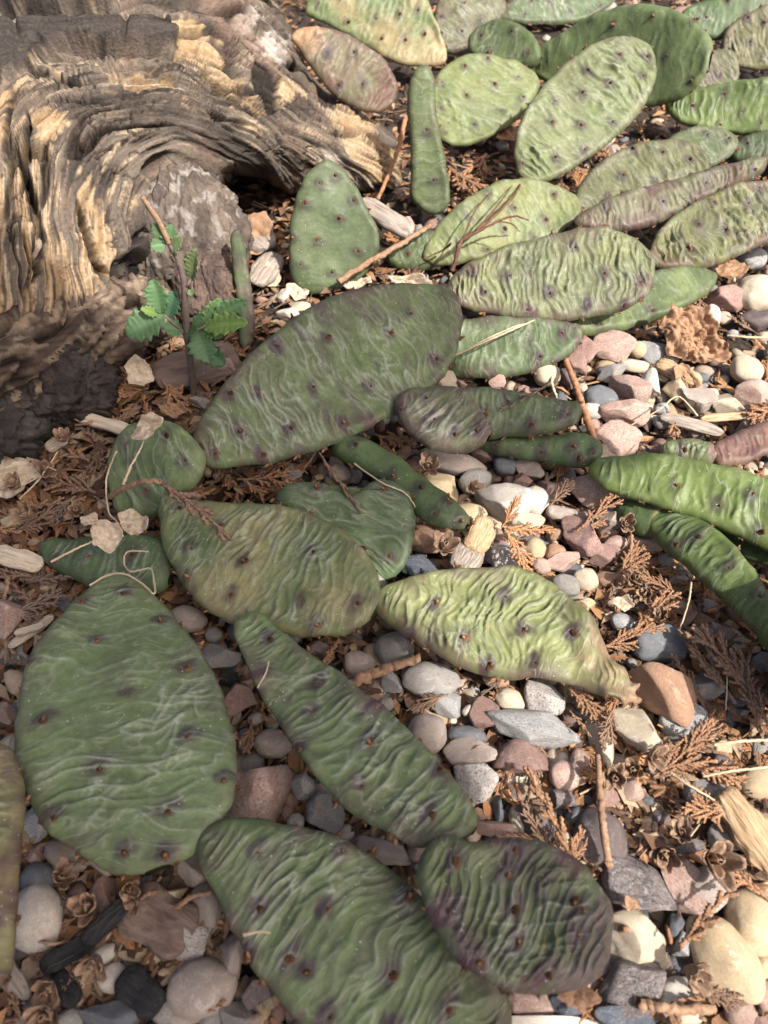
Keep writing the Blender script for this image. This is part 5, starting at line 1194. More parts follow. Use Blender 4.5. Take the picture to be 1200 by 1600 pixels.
def scale_mesh(seed):                                   # one woody cone scale, a cupped lens along +x
    r = random.Random(seed); nu, nv = 9, 7; V = []
    for side in (1, -1):
        for i in range(nu):
            t = i / (nu - 1); wd = (math.sin(math.pi * min(1, t * .86 + .06)) ** .7) * .21 + .02
            for j in range(nv):
                s = j / (nv - 1) * 2 - 1
                zc = .34 * t ** 1.6 + .16 * s * s * math.sin(math.pi * t) + (-.05 * math.exp(-(s * 3) ** 2)) + .03 * r.uniform(-1, 1) * t
                V.append((t, s * wd, zc + side * .018))
    V = np.array(V); m = nu * nv
    F = [tuple(f) for f in grid_faces(nu, nv)] + [tuple(f) for f in grid_faces(nu, nv, m, True)]
    lp = [i * nv for i in range(nu)] + [(nu - 1) * nv + j for j in range(1, nv)] + [i * nv + nv - 1 for i in range(nu - 2, -1, -1)] + [j for j in range(nv - 2, 0, -1)]
    F += [(a, a + m, b + m, b) for a, b in zip(lp, lp[1:] + lp[:1])]
    return mesh('scale', V, F, M_CONE)
SCALES = [scale_mesh(i) for i in range(5)]
def cone(px, py, size, label=None, z=.006, tilt=None, n=8, open_=.95):
    s = mpp(px, py, z) * size / 2 * 1.25; c = P1(px, py, z)
    ax = nrm(np.array(tilt if tilt else [R.uniform(-.6, .6), R.uniform(-.9, .2), 1.0]))
    o = bpy.data.objects.new('cedar_cone', None); COL.objects.link(o); o.location = c
    tag(o, label or near_label('open brown cone', px, py), 'cone', 'open cedar cones on the ground')
    u = nrm(np.cross(ax, [0.3, 0.2, 1])); v = np.cross(ax, u); ph = R.uniform(0, 6)
    for ring, (k, op, sz) in enumerate([(n - 2, open_, 1.0), (3, open_ * .45, .8)]):
        for q in range(k):
            a = ph + 6.283 * q / k + R.uniform(-.2, .2) + ring * .6; op_ = op * R.uniform(.7, 1.25)
            d = (math.cos(a) * u + math.sin(a) * v) * math.sin(op_) + ax * math.cos(op_)
            nn = ax - (ax @ d) * d
            f = s * sz * R.uniform(.8, 1.1)
            obj('scale', SCALES[R.randrange(5)], o, frame(np.zeros(3), d, nn + .01, (f, f * 1.15, f)))
    return o
for x_, y_, s_ in [(1037,1327,62),(1109,1342,82),(957,1212,52),(1071,1512,66),(94,1374,52),(144,1418,66),(152,1494,62),(80,1534,60),(82,1582,74),(70,738,46),(52,806,50),(667,732,48),(736,761,34),(690,858,54),(987,900,42),(1033,965,30),(973,820,46),(1015,1180,50),(990,1205,44),(1065,1305,44),(200,1385,48),(215,1410,40),(100,690,36),(30,760,44),(1010,930,34),(120,800,40)]:
    cone(x_, y_, s_, z=.012)

# ---- twigs and straws
def strand(name, pts, r0, r1, mat, label, cat, n=None, rough=0.12, parent=None, k=6):
    w3 = np.array([P1(a, b, z) for a, b, z in pts]); n = n or max(14, 10 * len(pts))
    pl = spline(w3, n); rad = np.linspace(r0, r1, n) * (1 + rough * np.array([R.uniform(-1, 1) for _ in range(n)]))
    pl = pl + np.array([[R.gauss(0, 1) * r0 * .12 for _ in range(3)] for _ in range(n)])
    loc = pl[0] if parent is None else np.array(parent.location)
    V, F = tube(pl - loc, rad, k)
    o = obj(name, mesh(name, V, F, mat), parent)
    if parent is None: o.location = loc; tag(o, label, cat)
    return o
strand('twig', [(528,441,.014),(580,408,.020),(625,382,.022),(672,352,.026)], .0019, .0013, M_TWIG, 'tan twig slanting between the pointed pad and lying pad', 'twig', 40)
strand('twig', [(634,180,.040),(622,235,.026),(590,312,.008)], .0016, .0012, M_RTWIG, 'reddish twig leaning against the broken log end', 'twig', 30)
strand('twig', [(884,562,.014),(900,605,.014),(912,640,.014),(932,698,.012)], .0014, .0018, M_RTWIG, 'red brown twig running down past the blue grey pebble', 'twig', 40)
strand('twig', [(934,1180,.016),(938,1250,.018),(944,1300,.018),(951,1352,.014)], .0010, .0014, M_TWIG, 'thin twig crossing the round dark stone', 'twig', 44)
strand('twig', [(535,1076,.010),(590,1050,.012),(656,1028,.012)], .0022, .0016, M_TWIG, 'stout tan twig below the broad pad, touching the grey pebbles', 'twig', 36)
strand('twig', [(998,1568,.010),(1050,1576,.012),(1118,1578,.010)], .0015, .0013, M_TWIG, 'smooth twig along the bottom under the white pebble', 'twig', 26)
strand('straw', [(1115,1164,.014),(1160,1158,.016),(1215,1156,.016)], 0.00058, 0.00048, M_STRAW, 'upper pale straw at the right edge above the tan pebble', 'straw', rough=.1)
strand('straw', [(1098,1213,.014),(1150,1204,.018),(1215,1197,.018)], 0.00050, 0.00036, M_STRAW, 'pale straw crossing the right edge tan pebble', 'straw', rough=.1)
strand('straw', [(1048,1208,.014),(1075,1226,.016),(1116,1250,.014)], 0.00050, 0.00030, M_STRAW, 'short pale straw among the rust brown fronds', 'straw', rough=.1)
strand('straw', [(80,878,.022),(110,862,.024),(145,846,.024)], 0.00050, 0.00036, M_STRAW, 'straight straw lying on the small smooth dark pad', 'straw', rough=.1)
strand('straw', [(140,915,.030),(165,900,.030),(192,896,.032),(220,910,.032),(241,928,.032),(240,905,.030),(234,888,.028),(205,893,.026),(194,880,.024),(200,862,.026),(232,862,.026)], 0.00043, 0.00030, M_STRAW, 'looping dry thread over the top of the big oval pad', 'straw', 70, rough=.2)
strand('straw', [(192,838,.026),(182,815,.022),(170,800,.020),(166,765,.022),(168,740,.026),(182,705,.036)], 0.00043, 0.00036, M_STRAW, 'curling dry thread on the left side of the short dark pad', 'straw', 50, rough=.2)
strand('straw', [(192,758,.034),(205,728,.036),(220,700,.038),(228,678,.036)], 0.00058, 0.00018, M_STRAW, 'pale peeling strip hanging on the short dark pad', 'straw', 40, rough=.3)
strand('straw', [(553,724,.022),(575,740,.024),(600,756,.026),(632,770,.024),(650,795,.018),(652,808,.014)], 0.00036, 0.00030, M_STRAW, 'pale curved straw between the heart and finger shaped pads', 'straw', 40, rough=.15)
strand('straw', [(700,560,.022),(745,540,.026),(790,520,.028),(835,500,.026)], 0.00058, 0.00036, M_STRAW, 'pale straw lying across the dark purple pad', 'straw', 40, rough=.2)
strand('straw', [(712,556,.022),(760,530,.028),(800,512,.028),(818,506,.026)], 0.00036, 0.00024, M_STRAW, 'second thinner straw beside the one on the dark purple pad', 'straw', 40, rough=.2)
strand('straw', [(1136,524,.008),(1170,527,.010),(1215,528,.010)], 0.00065, 0.00054, M_STRAW, 'thick pale straw right of the crumpled brown leaf', 'straw', rough=.1)
strand('straw', [(1090,650,.010),(1060,620,.016),(1030,640,.016),(985,665,.010)], 0.00043, 0.00030, M_STRAW, 'bent straw over the pink and tan rocks', 'straw', rough=.2)
strand('straw', [(30,780,.010),(60,750,.014),(90,706,.016)], 0.00043, 0.00030, M_STRAW, 'thin straw in the litter at the far left', 'straw', rough=.1)
strand('straw', [(42,715,.014),(88,735,.016)], 0.00036, 0.00024, M_STRAW, 'short pale straw above the left litter cones', 'straw', rough=.1)
strand('straw', [(740,905,.022),(700,918,.018),(640,930,.012)], 0.00036, 0.00024, M_STRAW, 'fine straw at the upper edge of the crumpled pad', 'straw', rough=.1)
strand('straw', [(420,1034,.040),(415,1052,.041),(402,1075,.040)], 0.00029, 0.00018, M_STRAW, 'tiny pale hair on the narrow pad', 'straw', rough=.2)
strand('straw', [(380,1461,.044),(405,1456,.044),(422,1458,.042)], 0.00043, 0.00018, M_STRAW, 'tiny pale splinter on the dark foreground pad', 'straw', rough=.2)
strand('straw', [(1135,1000,.010),(1136,1060,.014),(1134,1110,.010)], 0.00029, 0.00018, M_STRAW, 'thin upright straw in the dark shaded fronds', 'straw', rough=.2)
strand('straw', [(1080,910,.018),(1076,940,.018),(1060,990,.012)], 0.00043, 0.00030, M_STRAW, 'hooked straw beside the shaded cedar fronds', 'straw', rough=.2)
rt = bpy.data.objects.new('dead_rootlet', None); COL.objects.link(rt); rt.location = P1(712, 410, .01)
tag(rt, 'dark branching rootlet lying on the yellow green pad', 'root')
for pts, r0 in [([(706,424,.016),(715,392,.026),(722,376,.030),(760,348,.034),(800,310,.034),(815,285,.030)], .0013), ([(722,376,.030),(765,352,.036),(800,338,.036),(826,344,.030)], .0009), ([(745,360,.034),(780,318,.036),(800,290,.032)], .0007),
                ([(705,380,.026),(690,392,.020),(660,405,.016)], .0007), ([(716,390,.026),(728,362,.032),(742,330,.034),(768,300,.032)], .0007), ([(776,345,.036),(800,350,.034),(812,362,.030)], .0005)]:
    strand('rootlet_branch', pts, r0, r0 * .4, M_ROOT, None, None, 40, .25, rt, 5)
strand('twig', [(172,776,.022),(195,762,.034),(225,752,.042),(252,754,.042)], .0013, .0009, M_TWIG, 'curved brown stalk bending over the short dark pad', 'twig', 30)
for i_ in range(34):                                    # small twigs through the litter
    while True:
        x = R.uniform(0, 1200); y = R.uniform(400, 1600)
        if R.random() < litter_w(x, y) ** 1.5 and not inpad(x, y) and not (x < 380 and y < 620): break
    L = R.uniform(25, 75) * (.45 + .55 * y / 1600); a = R.uniform(0, 6.28); z = R.uniform(.004, .011); r_ = R.uniform(.0004, .0011)
    m_ = R.choice([M_TWIG, M_TWIG, M_RTWIG, M_STRAW])
    dx, dy = L / 2 * math.cos(a), L / 2 * math.sin(a)
    nm_ = {M_TWIG: 'thin brown twig', M_RTWIG: 'thin reddish twig', M_STRAW: 'thin dry stalk'}[m_]
    strand('twig', [(x - dx, y - dy, z), (x + R.uniform(-6, 6), y + R.uniform(-6, 6), z + .003), (x + dx, y + dy, z)], r_, r_ * .7, m_, near_label(nm_, x, y), 'twig', 16, .3)

# ---- chips of wood and bark
def chip(b, t, wpx, z, mat, label, thick=.35, seed=0, lift=0.0, name='wood_chip', cat='wood chip', ragged=.3, n=34, k=18):
    p0 = P1(*b, z); p1 = P1(*t, z + lift); d = p1 - p0; L = np.linalg.norm(d); wd = wpx * mpp(*b, z)
    th = np.linspace(0, 2 * math.pi, k, endpoint=False); s = np.linspace(0, 1, n)
    S, T = np.meshgrid(s, th, indexing='ij')
    sq = lambda v: np.sign(v) * np.abs(v) ** .55
    env = (1 - np.abs(2 * S - 1) ** 5) ** .45 * (1 + ragged * pn(S * 3, seed * 3.3)) * .92 + .06
    y = sq(np.cos(T)) * wd / 2 * env * (1 + ragged * .7 * pn(S * 5, np.cos(T) * 2, seed + .5)); zz = sq(np.sin(T)) * wd / 2 * thick * env * (1 + ragged * pn(S * 2, np.cos(T) * 3, seed + 3.5))
    g = pn(S * 2.5, np.cos(T) * 7, np.sin(T) * 4 + seed) * .12 + pn(S * 5, np.cos(T) * 16, np.sin(T) * 8 + seed) * .06
    y = y * (1 + g); zz = zz * (1 + 1.8 * g)
    xx = S * L + ragged * .10 * L * pn(np.cos(T) * 2.5, np.sin(T) * 2, seed + 9.0) * (2 * S - 1)
    V = np.stack([xx, y, zz + .06 * L * pn(S * 1.5, 0, seed + 7.0)], -1).reshape(-1, 3) / L
    F = [(i * k + q, i * k + (q + 1) % k, (i + 1) * k + (q + 1) % k, (i + 1) * k + q) for i in range(n - 1) for q in range(k)] + [tuple(range(k))[::-1], tuple((n - 1) * k + q for q in range(k))]
    nn = nrm(.6 * np.array([0, 0, 1.]) + .4 * nrm(CAM - p0))
    o = obj(name, mesh(name, V, F, mat), None, frame(p0, d, nn, (L, L, L)))
    return tag(o, label, cat)
chip((113,646),(210,676),22,.010,M_CHIP,'long pale wood splinter between the log and the short dark pad',.5,1)
chip((8,778),(26,688),44,.008,M_CHIP,'torn pale bark flake at the left edge',.16,2,ragged=.7)
chip((-10,862),(66,884),34,.008,M_CHIP,'frayed pale wood chip at the left edge above the cedar fronds',.3,3)
chip((14,1012),(84,962),16,.006,M_CHIP,'white bleached sliver left of the big oval pad',.5,4)
chip((22,990),(70,976),12,.010,M_CHIP,'short bleached sliver beside the longer white one',.5,5)
chip((72,702),(104,684),20,.008,M_CHIP,'small pale oval chip in the left litter',.5,6,ragged=.15)
chip((560,314),(642,364),34,.024,M_GCHIP,'pale grey bark chip leaning on the pointed green pad',.4,7,.0)
chip((764,812),(738,862),42,.012,M_TCHIP,'cream split wood block at the end of the finger shaped pad',.5,8,ragged=.2)
chip((744,850),(716,894),46,.010,M_GCHIP,'grey weathered wood block under the cream one',.5,9,ragged=.2)
chip((1128,1236),(1222,1368),58,.012,M_TCHIP,'decayed tan wood fragment with open grain at the right edge',.5,10,ragged=.55,n=80,k=44)
chip((1026,566),(1096,600),26,.008,M_TCHIP,'knobbly tan wood bit below the crumpled brown leaf',.6,11,ragged=.6)
chip((1030,650),(1130,676),20,.008,M_GCHIP,'long grey bark strip above the shrivelled magenta pad',.4,12)
chip((1095,655),(1180,648),14,.008,M_TCHIP,'thin tan strip under the wide pink rock',.4,13)
chip((200,1405),(300,1468),84,.008,M_BARK,'brown cracked bark piece among stones below the big oval pad',.22,14,ragged=.35,name='bark_piece',cat='bark',n=50,k=26)
chip((240,590),(372,556),66,.006,M_BARK,'broad grey brown bark slab behind the seedling stem',.2,15,ragged=.3,name='bark_piece',cat='bark',n=50,k=26)
chip((198,1408),(130,1476),30,.012,M_CHAR,'charred black strip beside the open cones',.6,16,name='charred_wood',cat='charcoal')
chip((150,1468),(62,1512),30,.010,M_CHAR,'charred black strip below the large off white stone',.6,17,name='charred_wood',cat='charcoal')
chip((190,1520),(250,1578),52,.008,M_CHAR,'broad black charred piece left of the large beige pebble',.5,18,name='charred_wood',cat='charcoal')
chip((90,1520),(120,1570),30,.008,M_CHAR,'dark charred chunk beside the lower cones',.6,19,name='charred_wood',cat='charcoal')
chip((432,398),(398,446),40,.008,M_GCHIP,'grey brown wood chip beneath the log hollow',.4,20)
chip((375,345),(420,390),46,.008,M_GCHIP,'drab wood flake inside the log hollow',.35,21)
chip((905,245),(960,210),20,.008,M_CHIP,'white chip between the tall pale pad and olive pads',.5,22)
chip((855,1385),(925,1345),18,.006,M_TCHIP,'tan strip under the raised ribbed pad',.5,23)
chip((0,1490),(44,1560),22,.014,M_GCHIP,'pinkish grey stick under the left edge pad',.6,24)
chip((140,1340),(175,1365),16,.010,M_GCHIP,'small grey stick below the big oval pad',.6,25)

# ---- dry leaves
def leaf_sheet(c, wpx, hpx, angle, z, mat, label, curl=.5, crumple=.5, seed=0, point=.35, f=.5, name='dry_leaf', cat='leaf', n=26):
    s = mpp(*c, z); nr, nt_ = max(12, n // 2 + 4), 48 if n < 30 else 110
    rr = np.linspace(0, 1, nr); th = np.linspace(0, 2 * math.pi, nt_, endpoint=False); Rr, T = np.meshgrid(rr, th, indexing='ij')
    ct, sn = np.cos(T), np.sin(T); r0 = np.random.RandomState(seed + 70)
    edge = 1 / (np.abs(ct) ** 1.5 + np.abs(sn) ** 1.5) ** (1 / 1.5)
    for k in range(6):                                  # straight tears and bites cut the outline
        d = r0.uniform(0, 6.28); edge = np.minimum(edge, r0.uniform(.55, .95) / np.clip(np.cos(T - d), .12, None))
    edge = edge * (1 + .22 * fbm(ct * 2.2, sn * 2.2, seed * 2.1, 4))
    X = Rr * edge * ct; Y = Rr * edge * sn
    ca, sa = math.cos(seed * 1.3), math.sin(seed * 1.3); A = X * ca + Y * sa; Bq = -X * sa + Y * ca
    fo = np.abs(pn(A * 1.1 + seed, Bq * .7, 1.5)) + .5 * np.abs(pn(A * 2.6, Bq * 2.2 + seed, 4.5)) + .25 * np.abs(pn(A * 6, Bq * 5 + seed, 6.5)) + .16 * np.abs(pn(A * 13, Bq * 9 + seed, 8.5))
    Z = curl * (A ** 2 * .75 - .2) + crumple * (.75 * fo - .2) + .2 * curl * Bq ** 3
    top = np.stack([X, Y, Z], -1).reshape(-1, 3); bot = top - np.array([0, 0, .03]); m = nr * nt_
    F = []
    for i in range(nr - 1):
        for j in range(nt_):
            q = (i * nt_ + j, (i + 1) * nt_ + j, (i + 1) * nt_ + (j + 1) % nt_, i * nt_ + (j + 1) % nt_)
            F.append(q); F.append(tuple(v + m for v in q[::-1]))
    F += [((nr - 1) * nt_ + j, (nr - 1) * nt_ + j + m, (nr - 1) * nt_ + (j + 1) % nt_ + m, (nr - 1) * nt_ + (j + 1) % nt_) for j in range(nt_)]
    p = P1(*c, z); a = math.radians(angle); xa = RT * math.cos(a) - UPV * math.sin(a)
    nn = nrm((1 - f) * np.array([0, 0, 1.]) + f * nrm(CAM - p))
    k = wpx * s / 2 * 1.12
    o = obj(name, mesh(name, np.concatenate([top, bot]), F, mat), None, frame(p, xa, nn, (k, hpx * s / 2 * 1.12, k)))
    return tag(o, label, cat)
leaf_sheet((1086,528),112,96,35,.014,M_DLEAF,'large crumpled brown dead leaf on the pebbles at right',.35,1.5,1,n=64)
leaf_sheet((1142,420),56,38,-15,.012,M_DLEAF,'small tan dead leaf below the ribbed magenta pad',.4,.5,2)
leaf_sheet((1070,590),60,34,60,.010,M_DLEAF,'folded brown leaf scrap under the large crumpled leaf',.6,.9,3)
leaf_sheet((162,838),48,52,70,.026,M_PLEAF,'pale curled leaf scrap standing on the small smooth dark pad',.9,.8,4,f=.6)
leaf_sheet((205,816),54,40,10,.022,M_PLEAF,'greyish dry leaf scrap between the short dark pad and small smooth pad',.7,.7,5,f=.5)
leaf_sheet((140,812),28,24,10,.020,M_PLEAF,'tiny pale leaf scrap left of the curled ones',.6,.6,6)
leaf_sheet((216,583),44,52,75,.018,M_PLEAF,'cream curled seed husk on the orange cedar fronds by the log',1.0,.4,7,f=.6)
leaf_sheet((232,668),62,34,-30,.040,M_PLEAF,'papery grey shred draped on top of the short dark pad',.7,.9,8)
leaf_sheet((395,372),64,74,30,.012,M_DLEAF,'dull brown dead leaf in the mouth of the log hollow',.6,.6,9,f=.6)
leaf_sheet((418,428),44,40,-40,.008,M_PLEAF,'pale dead leaf below the log hollow',.7,.6,10)
leaf_sheet((905,1560),46,74,80,.020,M_DLEAF,'tattered orange brown leaf hanging under the raised ribbed pad',.7,1.0,11,f=.6)
leaf_sheet((465,455),36,28,20,.008,M_PLEAF,'white papery scrap between the pointed and long pads',.5,.9,12)
leaf_sheet((635,440),70,26,5,.010,M_PLEAF,'greyish papery litter strip above the long pad',.4,.9,13)
leaf_sheet((560,440),60,22,-10,.008,M_PLEAF,'pale papery scrap along the top of the long pad',.4,1.0,14)
leaf_sheet((270,640),46,26,15,.012,M_DLEAF,'brown dry flake above the short dark pad',.5,.7,15)
leaf_sheet((790,205),44,38,30,.014,M_DLEAF,'reddish brown leaf scrap left of the tall pale pad',.6,.9,16)
leaf_sheet((25,745),44,70,70,.012,M_PLEAF,'large pale papery flake at the left edge of the litter',.5,.8,17)
leaf_sheet((975,945),34,26,30,.012,M_PLEAF,'white fluffy scrap in the brown litter right of the crumpled pad',.8,1.3,18)
leaf_sheet((985,1410),30,22,30,.016,M_DLEAF,'orange brown flake below the glinting dark rock',.5,.8,19)

# ---- crumbs of scale leaves and needles: a mass nobody could count
def litter_stuff():
    mb = MB(); pal = [(0.33, 0.165, 0.08), (0.25, 0.135, 0.075), (0.165, 0.095, 0.06), (0.40, 0.22, 0.11), (0.12, 0.075, 0.055), (0.26, 0.17, 0.115), (0.42, 0.31, 0.21)]
    def put(p, s, c, kind):
        a = R.uniform(0, 6.28); d = np.array([math.cos(a), math.sin(a), R.uniform(-.35, .35)]); d = nrm(d); y = nrm(np.cross([R.uniform(-.5, .5), R.uniform(-.5, .5), 1], d)); z = np.cross(d, y)
        if kind == 0:                                    # chain of scales, two side shoots
            for off, ang, L in ((0, 0, 1.0), (.3, .6, .5), (.5, -.6, .45)):
                dd = d * math.cos(ang) + y * math.sin(ang); yy = np.cross(z, dd); q0 = p + d * off * s; m = 5; V = []
                for i in range(m):
                    w_ = s * .13 * (1 if i % 2 else .6) * (1 - .12 * i); q = q0 + dd * s * L * i / (m - 1)
                    V += [q + yy * w_, q + z * w_ * .6, q - yy * w_, q - z * w_ * .6]
                F = [(i * 4 + k, i * 4 + (k + 1) % 4, i * 4 + 4 + (k + 1) % 4, i * 4 + 4 + k) for i in range(m - 1) for k in range(4)]
                mb.add(np.array(V), F, c * R.uniform(.85, 1.15))
        elif kind == 1:                                  # loose scale: a little keeled blade
            w_ = s * R.uniform(.14, .25)
            V = [p, p + d * s * .5 + y * w_ + z * w_ * .5, p + d * s, p + d * s * .5 - y * w_ + z * w_ * .5, p + d * s * .5 - z * w_ * .2, p + d * s * .5 + z * w_ * .3]
            mb.add(np.array(V), [(0, 5, 1), (1, 5, 2), (2, 5, 3), (3, 5, 0), (0, 1, 4), (1, 2, 4), (2, 3, 4), (3, 0, 4)], c)
        else:
            V, F = tube([p, p + d * s * .5 + z * s * .05, p + d * s], s * .045, 4); mb.add(V, F, c)
    n = 0
    while n < 14000:
        x = R.uniform(-60, 1260); y = R.uniform(-80, 1660)
        w_ = litter_w(x, y)
        if R.random() > w_ or (x < 430 and y < 270): continue
        if R.random() < .65 and inpad(x, y): continue
        p = P1(x, y, 0.0); big = look(STMASK, x, y)
        if big and R.random() < .92: continue
        p[2] = gz(p[0], p[1]) + (R.uniform(.001, .0075) if w_ > .7 else R.uniform(-.001, .0042))
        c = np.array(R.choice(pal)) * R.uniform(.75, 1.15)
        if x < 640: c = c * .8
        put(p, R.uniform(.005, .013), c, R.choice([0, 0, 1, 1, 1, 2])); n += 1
    n = 0
    while n < 2200:
        x, y = (R.uniform(-.36, .36), R.uniform(-.30, .42)) if n % 4 else (R.uniform(-.8, .8), R.uniform(-.4, 1.0)); qx, qy = to_px((x, y, 0))
        if -60 < qx < 1260 and -80 < qy < 1660: continue
        put(np.array([x, y, gz(x, y) + .003]), R.uniform(.008, .02), np.array(R.choice(pal)) * R.uniform(.7, 1.1), 0); n += 1
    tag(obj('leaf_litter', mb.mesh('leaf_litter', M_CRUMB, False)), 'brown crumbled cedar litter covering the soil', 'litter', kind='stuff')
litter_stuff()

# ------------------------------------------------------------------ the seedling in front of the log
def seedling():
    root = bpy.data.objects.new('seedling', None); COL.objects.link(root); base = P1(303, 614, 0.0); root.location = base
    tag(root, 'small green seedling with toothed leaves growing in front of the log', 'seedling')
    Y = base[1]
    def at(px, py, dy=0.0): return P_at_y(px, py, Y + dy)
    pts = [at(303, 618), at(299, 580), at(293, 530), at(289, 480), at(287, 440), at(278, 405), at(264, 380)]
    pl = spline(pts, 50); V, F = tube(pl - base, np.linspace(.0018, .0012, 50) * (1 + .08 * NR.normal(size=50)), 8)
    m = simple_mat('seedling_stem', [(.3, (.13, .10, .085)), (.7, (.22, .17, .14))], 300, .75)
    obj('stem', mesh('stem', V, F, m), root)
    pl = spline([at(264, 380), at(250, 350), at(236, 328), at(222, 308)], 24); V, F = tube(pl - base, np.linspace(.0013, .0008, 24), 8)
    obj('dead_stem_tip', mesh('dead_stem_tip', V, F, M_TWIG), root)
    def leaf(b, t, wpx, c, dyb=0., dyt=0., fold=.35, nrm_=(0, -.6, .7), seed=0):
        p0, p1 = at(*b, dyb), at(*t, dyt); d = p1 - p0; L = np.linalg.norm(d); wd = 1.28 * wpx * mpp(*b, .04) / 2 / L
        n = 40; nv = 9; u = np.linspace(0, 1, n); q = np.linspace(-1, 1, nv); U, Q = np.meshgrid(u, q, indexing='ij')
        e = np.sin(np.pi * np.clip(U, .0, 1) ** .9) ** .65
        teeth = 1 - .32 * np.clip(2 * np.abs((U * 4.8 + .15) % 1.0 - .62), 0, 1) * np.clip((np.abs(Q) - .25) / .5, 0, 1)
        Yv = Q * wd * e * teeth + .0; Xv = U + .05 * np.abs(Q) * e
        Z = fold * np.abs(Yv) * .9 - .10 * U ** 2 + .02 * np.sin(U * 50) * np.abs(Q) * .5 + .03 * pn(U * 3, Q, seed)
        top = np.stack([Xv, Yv, Z], -1).reshape(-1, 3); bot = top - np.array([0, 0, .008]); mm = n * nv
        F = [tuple(f) for f in grid_faces(n, nv)] + [tuple(f) for f in grid_faces(n, nv, mm, True)]
        lp = [i * nv for i in range(n)] + [(n - 1) * nv + j for j in range(1, nv)] + [i * nv + nv - 1 for i in range(n - 2, -1, -1)] + [j for j in range(nv - 2, 0, -1)]
        F += [(a, a + mm, b_ + mm, b_) for a, b_ in zip(lp, lp[1:] + lp[:1])]
        vein = np.exp(-(Q / .12) ** 2) + .5 * np.exp(-((((U - np.abs(Q) * .18) * 8) % 1 - .5) / .12) ** 2)
        col = mixc(c, np.array(c) * 1.7 + .03, .22 * vein.clip(0, 1)).reshape(-1, 3)
        me = mesh('leaf', np.concatenate([top, bot]), F, M_LEAF, np.concatenate([col, col * 1.1]))
        obj('leaf', me, root, frame(p0 - base, d, np.array(nrm_, float), (L, L, L)))
    g1, g2, g3 = (.066, .13, .050), (.085, .16, .047), (.12, .20, .045)
    leaf((258,492),(196,522),44,g1,0,-.008,.3,(0,-.7,.7),1); leaf((252,490),(238,438),32,g1,0,.004,.4,(0,-.8,.4),2); leaf((262,497),(272,456),32,(.05,.115,.055),0,.004,.4,(-.2,-.8,.4),3)
    leaf((288,516),(254,510),26,g1,0,-.004,.3,(0,-.6,.8),4); leaf((248,492),(222,482),14,g3,0,-.004,.3,(0,-.6,.8),5)
    leaf((306,516),(326,566),42,g1,0,-.010,.25,(0,-.8,.55),6); leaf((312,540),(350,570),34,(.055,.13,.06),.002,-.004,.25,(.2,-.8,.5),7)
    leaf((318,512),(382,502),32,g3,0,-.006,.45,(0,-.6,.8),8); leaf((328,500),(384,470),26,g1,.002,.004,.35,(0,-.8,.5),9); leaf((320,508),(345,468),26,g2,.002,.006,.4,(.3,-.8,.4),10)
    leaf((300,512),(330,486),20,g1,.002,.002,.3,(0,-.7,.6),11); leaf((292,520),(305,516),20,g1,0,-.006,.3,(0,-.5,.8),12); leaf((318,516),(346,525),18,g2,0,-.004,.3,(0,-.5,.8),13)
    leaf((298,438),(303,392),22,(.13,.17,.07),0,-.002,.5,(-.4,-.8,.3),14); leaf((296,452),(300,462),10,g2,0,-.002,.3,(0,-.6,.6),15)
    leaf((262,384),(268,352),20,g1,0,.002,.4,(.2,-.8,.4),16); leaf((258,382),(236,385),18,g1,0,-.003,.4,(0,-.7,.6),17); leaf((266,392),(282,372),16,(.16,.20,.09),0,-.003,.4,(0,-.7,.6),18); leaf((254,375),(240,350),14,(.09,.15,.06),0,0,.4,(-.2,-.8,.4),19)
    for a, b in (((290,520),(256,492)), ((296,520),(322,508)), ((288,450),(299,436)), ((296,514),(308,518))):
        pl = spline([at(*a), at((a[0]+b[0])/2, (a[1]+b[1])/2 + 1, -.001), at(*b)], 12); V, F = tube(pl - base, .0006, 6); obj('leaf_stalk', mesh('leaf_stalk', V, F, m), root)
seedling()

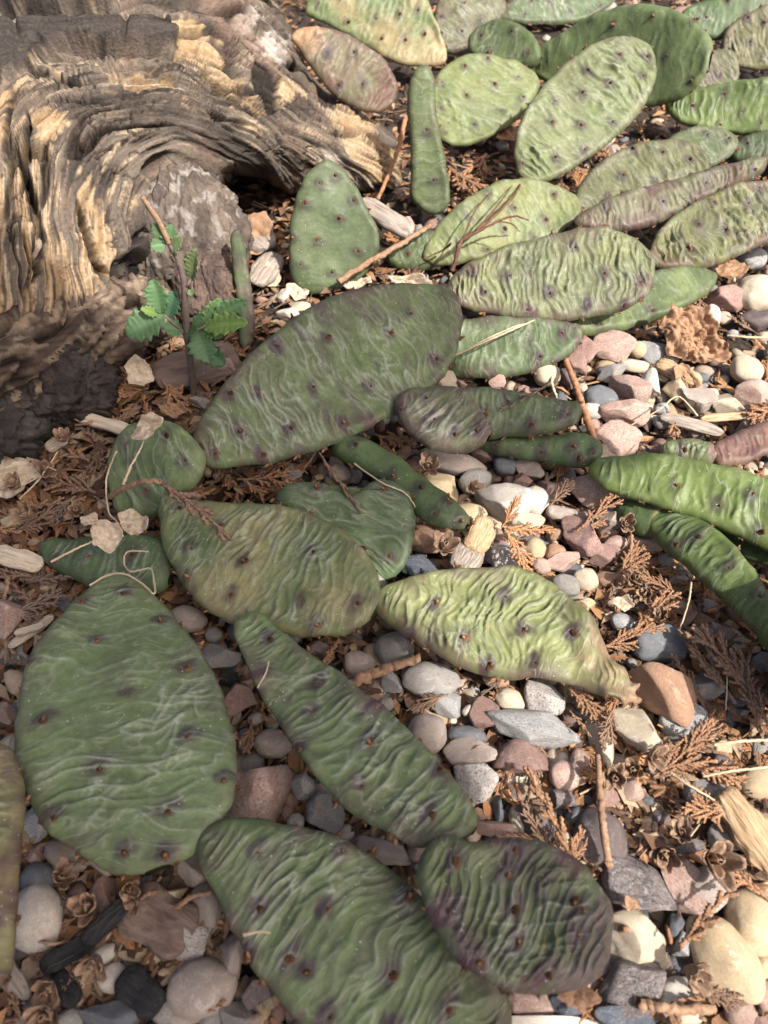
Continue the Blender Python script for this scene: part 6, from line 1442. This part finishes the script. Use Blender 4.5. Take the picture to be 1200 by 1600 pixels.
# ------------------------------------------------------------------ unseen shrub, added to cast the viewer's shadow on the lower left
def shrub():
    root = bpy.data.objects.new('added_shade_shrub', None); COL.objects.link(root)
    shade = [(-60,560,150),(60,620,120),(200,640,115),(330,600,100),(470,560,115),(600,560,110),(720,620,90),(830,660,70),(885,690,45),(300,760,130),(480,720,110),(590,760,70),(120,820,150),(60,1000,170),(250,950,150),(420,940,120),(150,1200,190),(400,1150,170),(540,1050,100),
             (600,1250,150),(300,1400,190),(100,1450,200),(560,1430,190),(740,1450,120),(820,1430,85),(450,1620,220),(680,1620,130),(150,1650,200)]
    cs = []
    for i, (x, y, r) in enumerate(shade):
        g = P1(x, y, .02); t = 1.15 + .18 * math.sin(i * 2.3)
        cs.append((g + SUN * t, r * mpp(x, y, .02)))
    cen = np.mean([c for c, _ in cs], 0); root.location = (-.42, -.62, 0)
    loc = np.array(root.location)
    tag(root, 'unseen green shrub added behind the viewpoint to cast the lower left shade', 'shrub')
    mt = simple_mat('shade_shrub_bark', [(.3, (.10, .065, .045)), (.7, (.20, .14, .10))], 60, .9)
    top = cen - loc
    pl = spline([(0, 0, -.02), (.10, .0, .32), (.38, -.02, .68), top], 30); V, F = tube(pl, np.linspace(.035, .014, 30), 10); tr = obj('trunk', mesh('trunk', V, F, mt), root)
    mb = MB(); rr = random.Random(4)
    for c, r in cs:
        tv, tf = tube(spline([pl[20], (pl[20] + c - loc) / 2 + np.array([0, 0, -.03]), c - loc], 8), np.linspace(.008, .003, 8), 5); mb.add(tv, tf)
    obj('branch', mb.mesh('branch', mt), root)
    mb = MB()
    mg = simple_mat('shade_shrub_foliage', [(.3, (.035, .07, .025)), (.7, (.075, .13, .045))], 40, .7)
    for c, r in cs:
        for k in range(300):
            d = nrm(np.array([rr.gauss(0, 1) for _ in range(3)])); p = c - loc + d * r * rr.random() ** .5
            a = nrm(np.array([rr.gauss(0, 1) for _ in range(3)])); b = nrm(np.cross(a, [rr.gauss(0, 1) for _ in range(3)])); nn = np.cross(a, b); L = rr.uniform(.010, .018)
            V = [p - a * L, p + b * L * .55 + nn * .004, p + a * L, p - b * L * .55 + nn * .004, p - nn * .004]
            mb.add(np.array(V), [(0, 1, 2, 3), (0, 4, 1), (1, 4, 2), (2, 4, 3), (3, 4, 0)])
    o = obj('crown', mb.mesh('crown', mg, False), root); o['kind'] = 'stuff'
shrub()
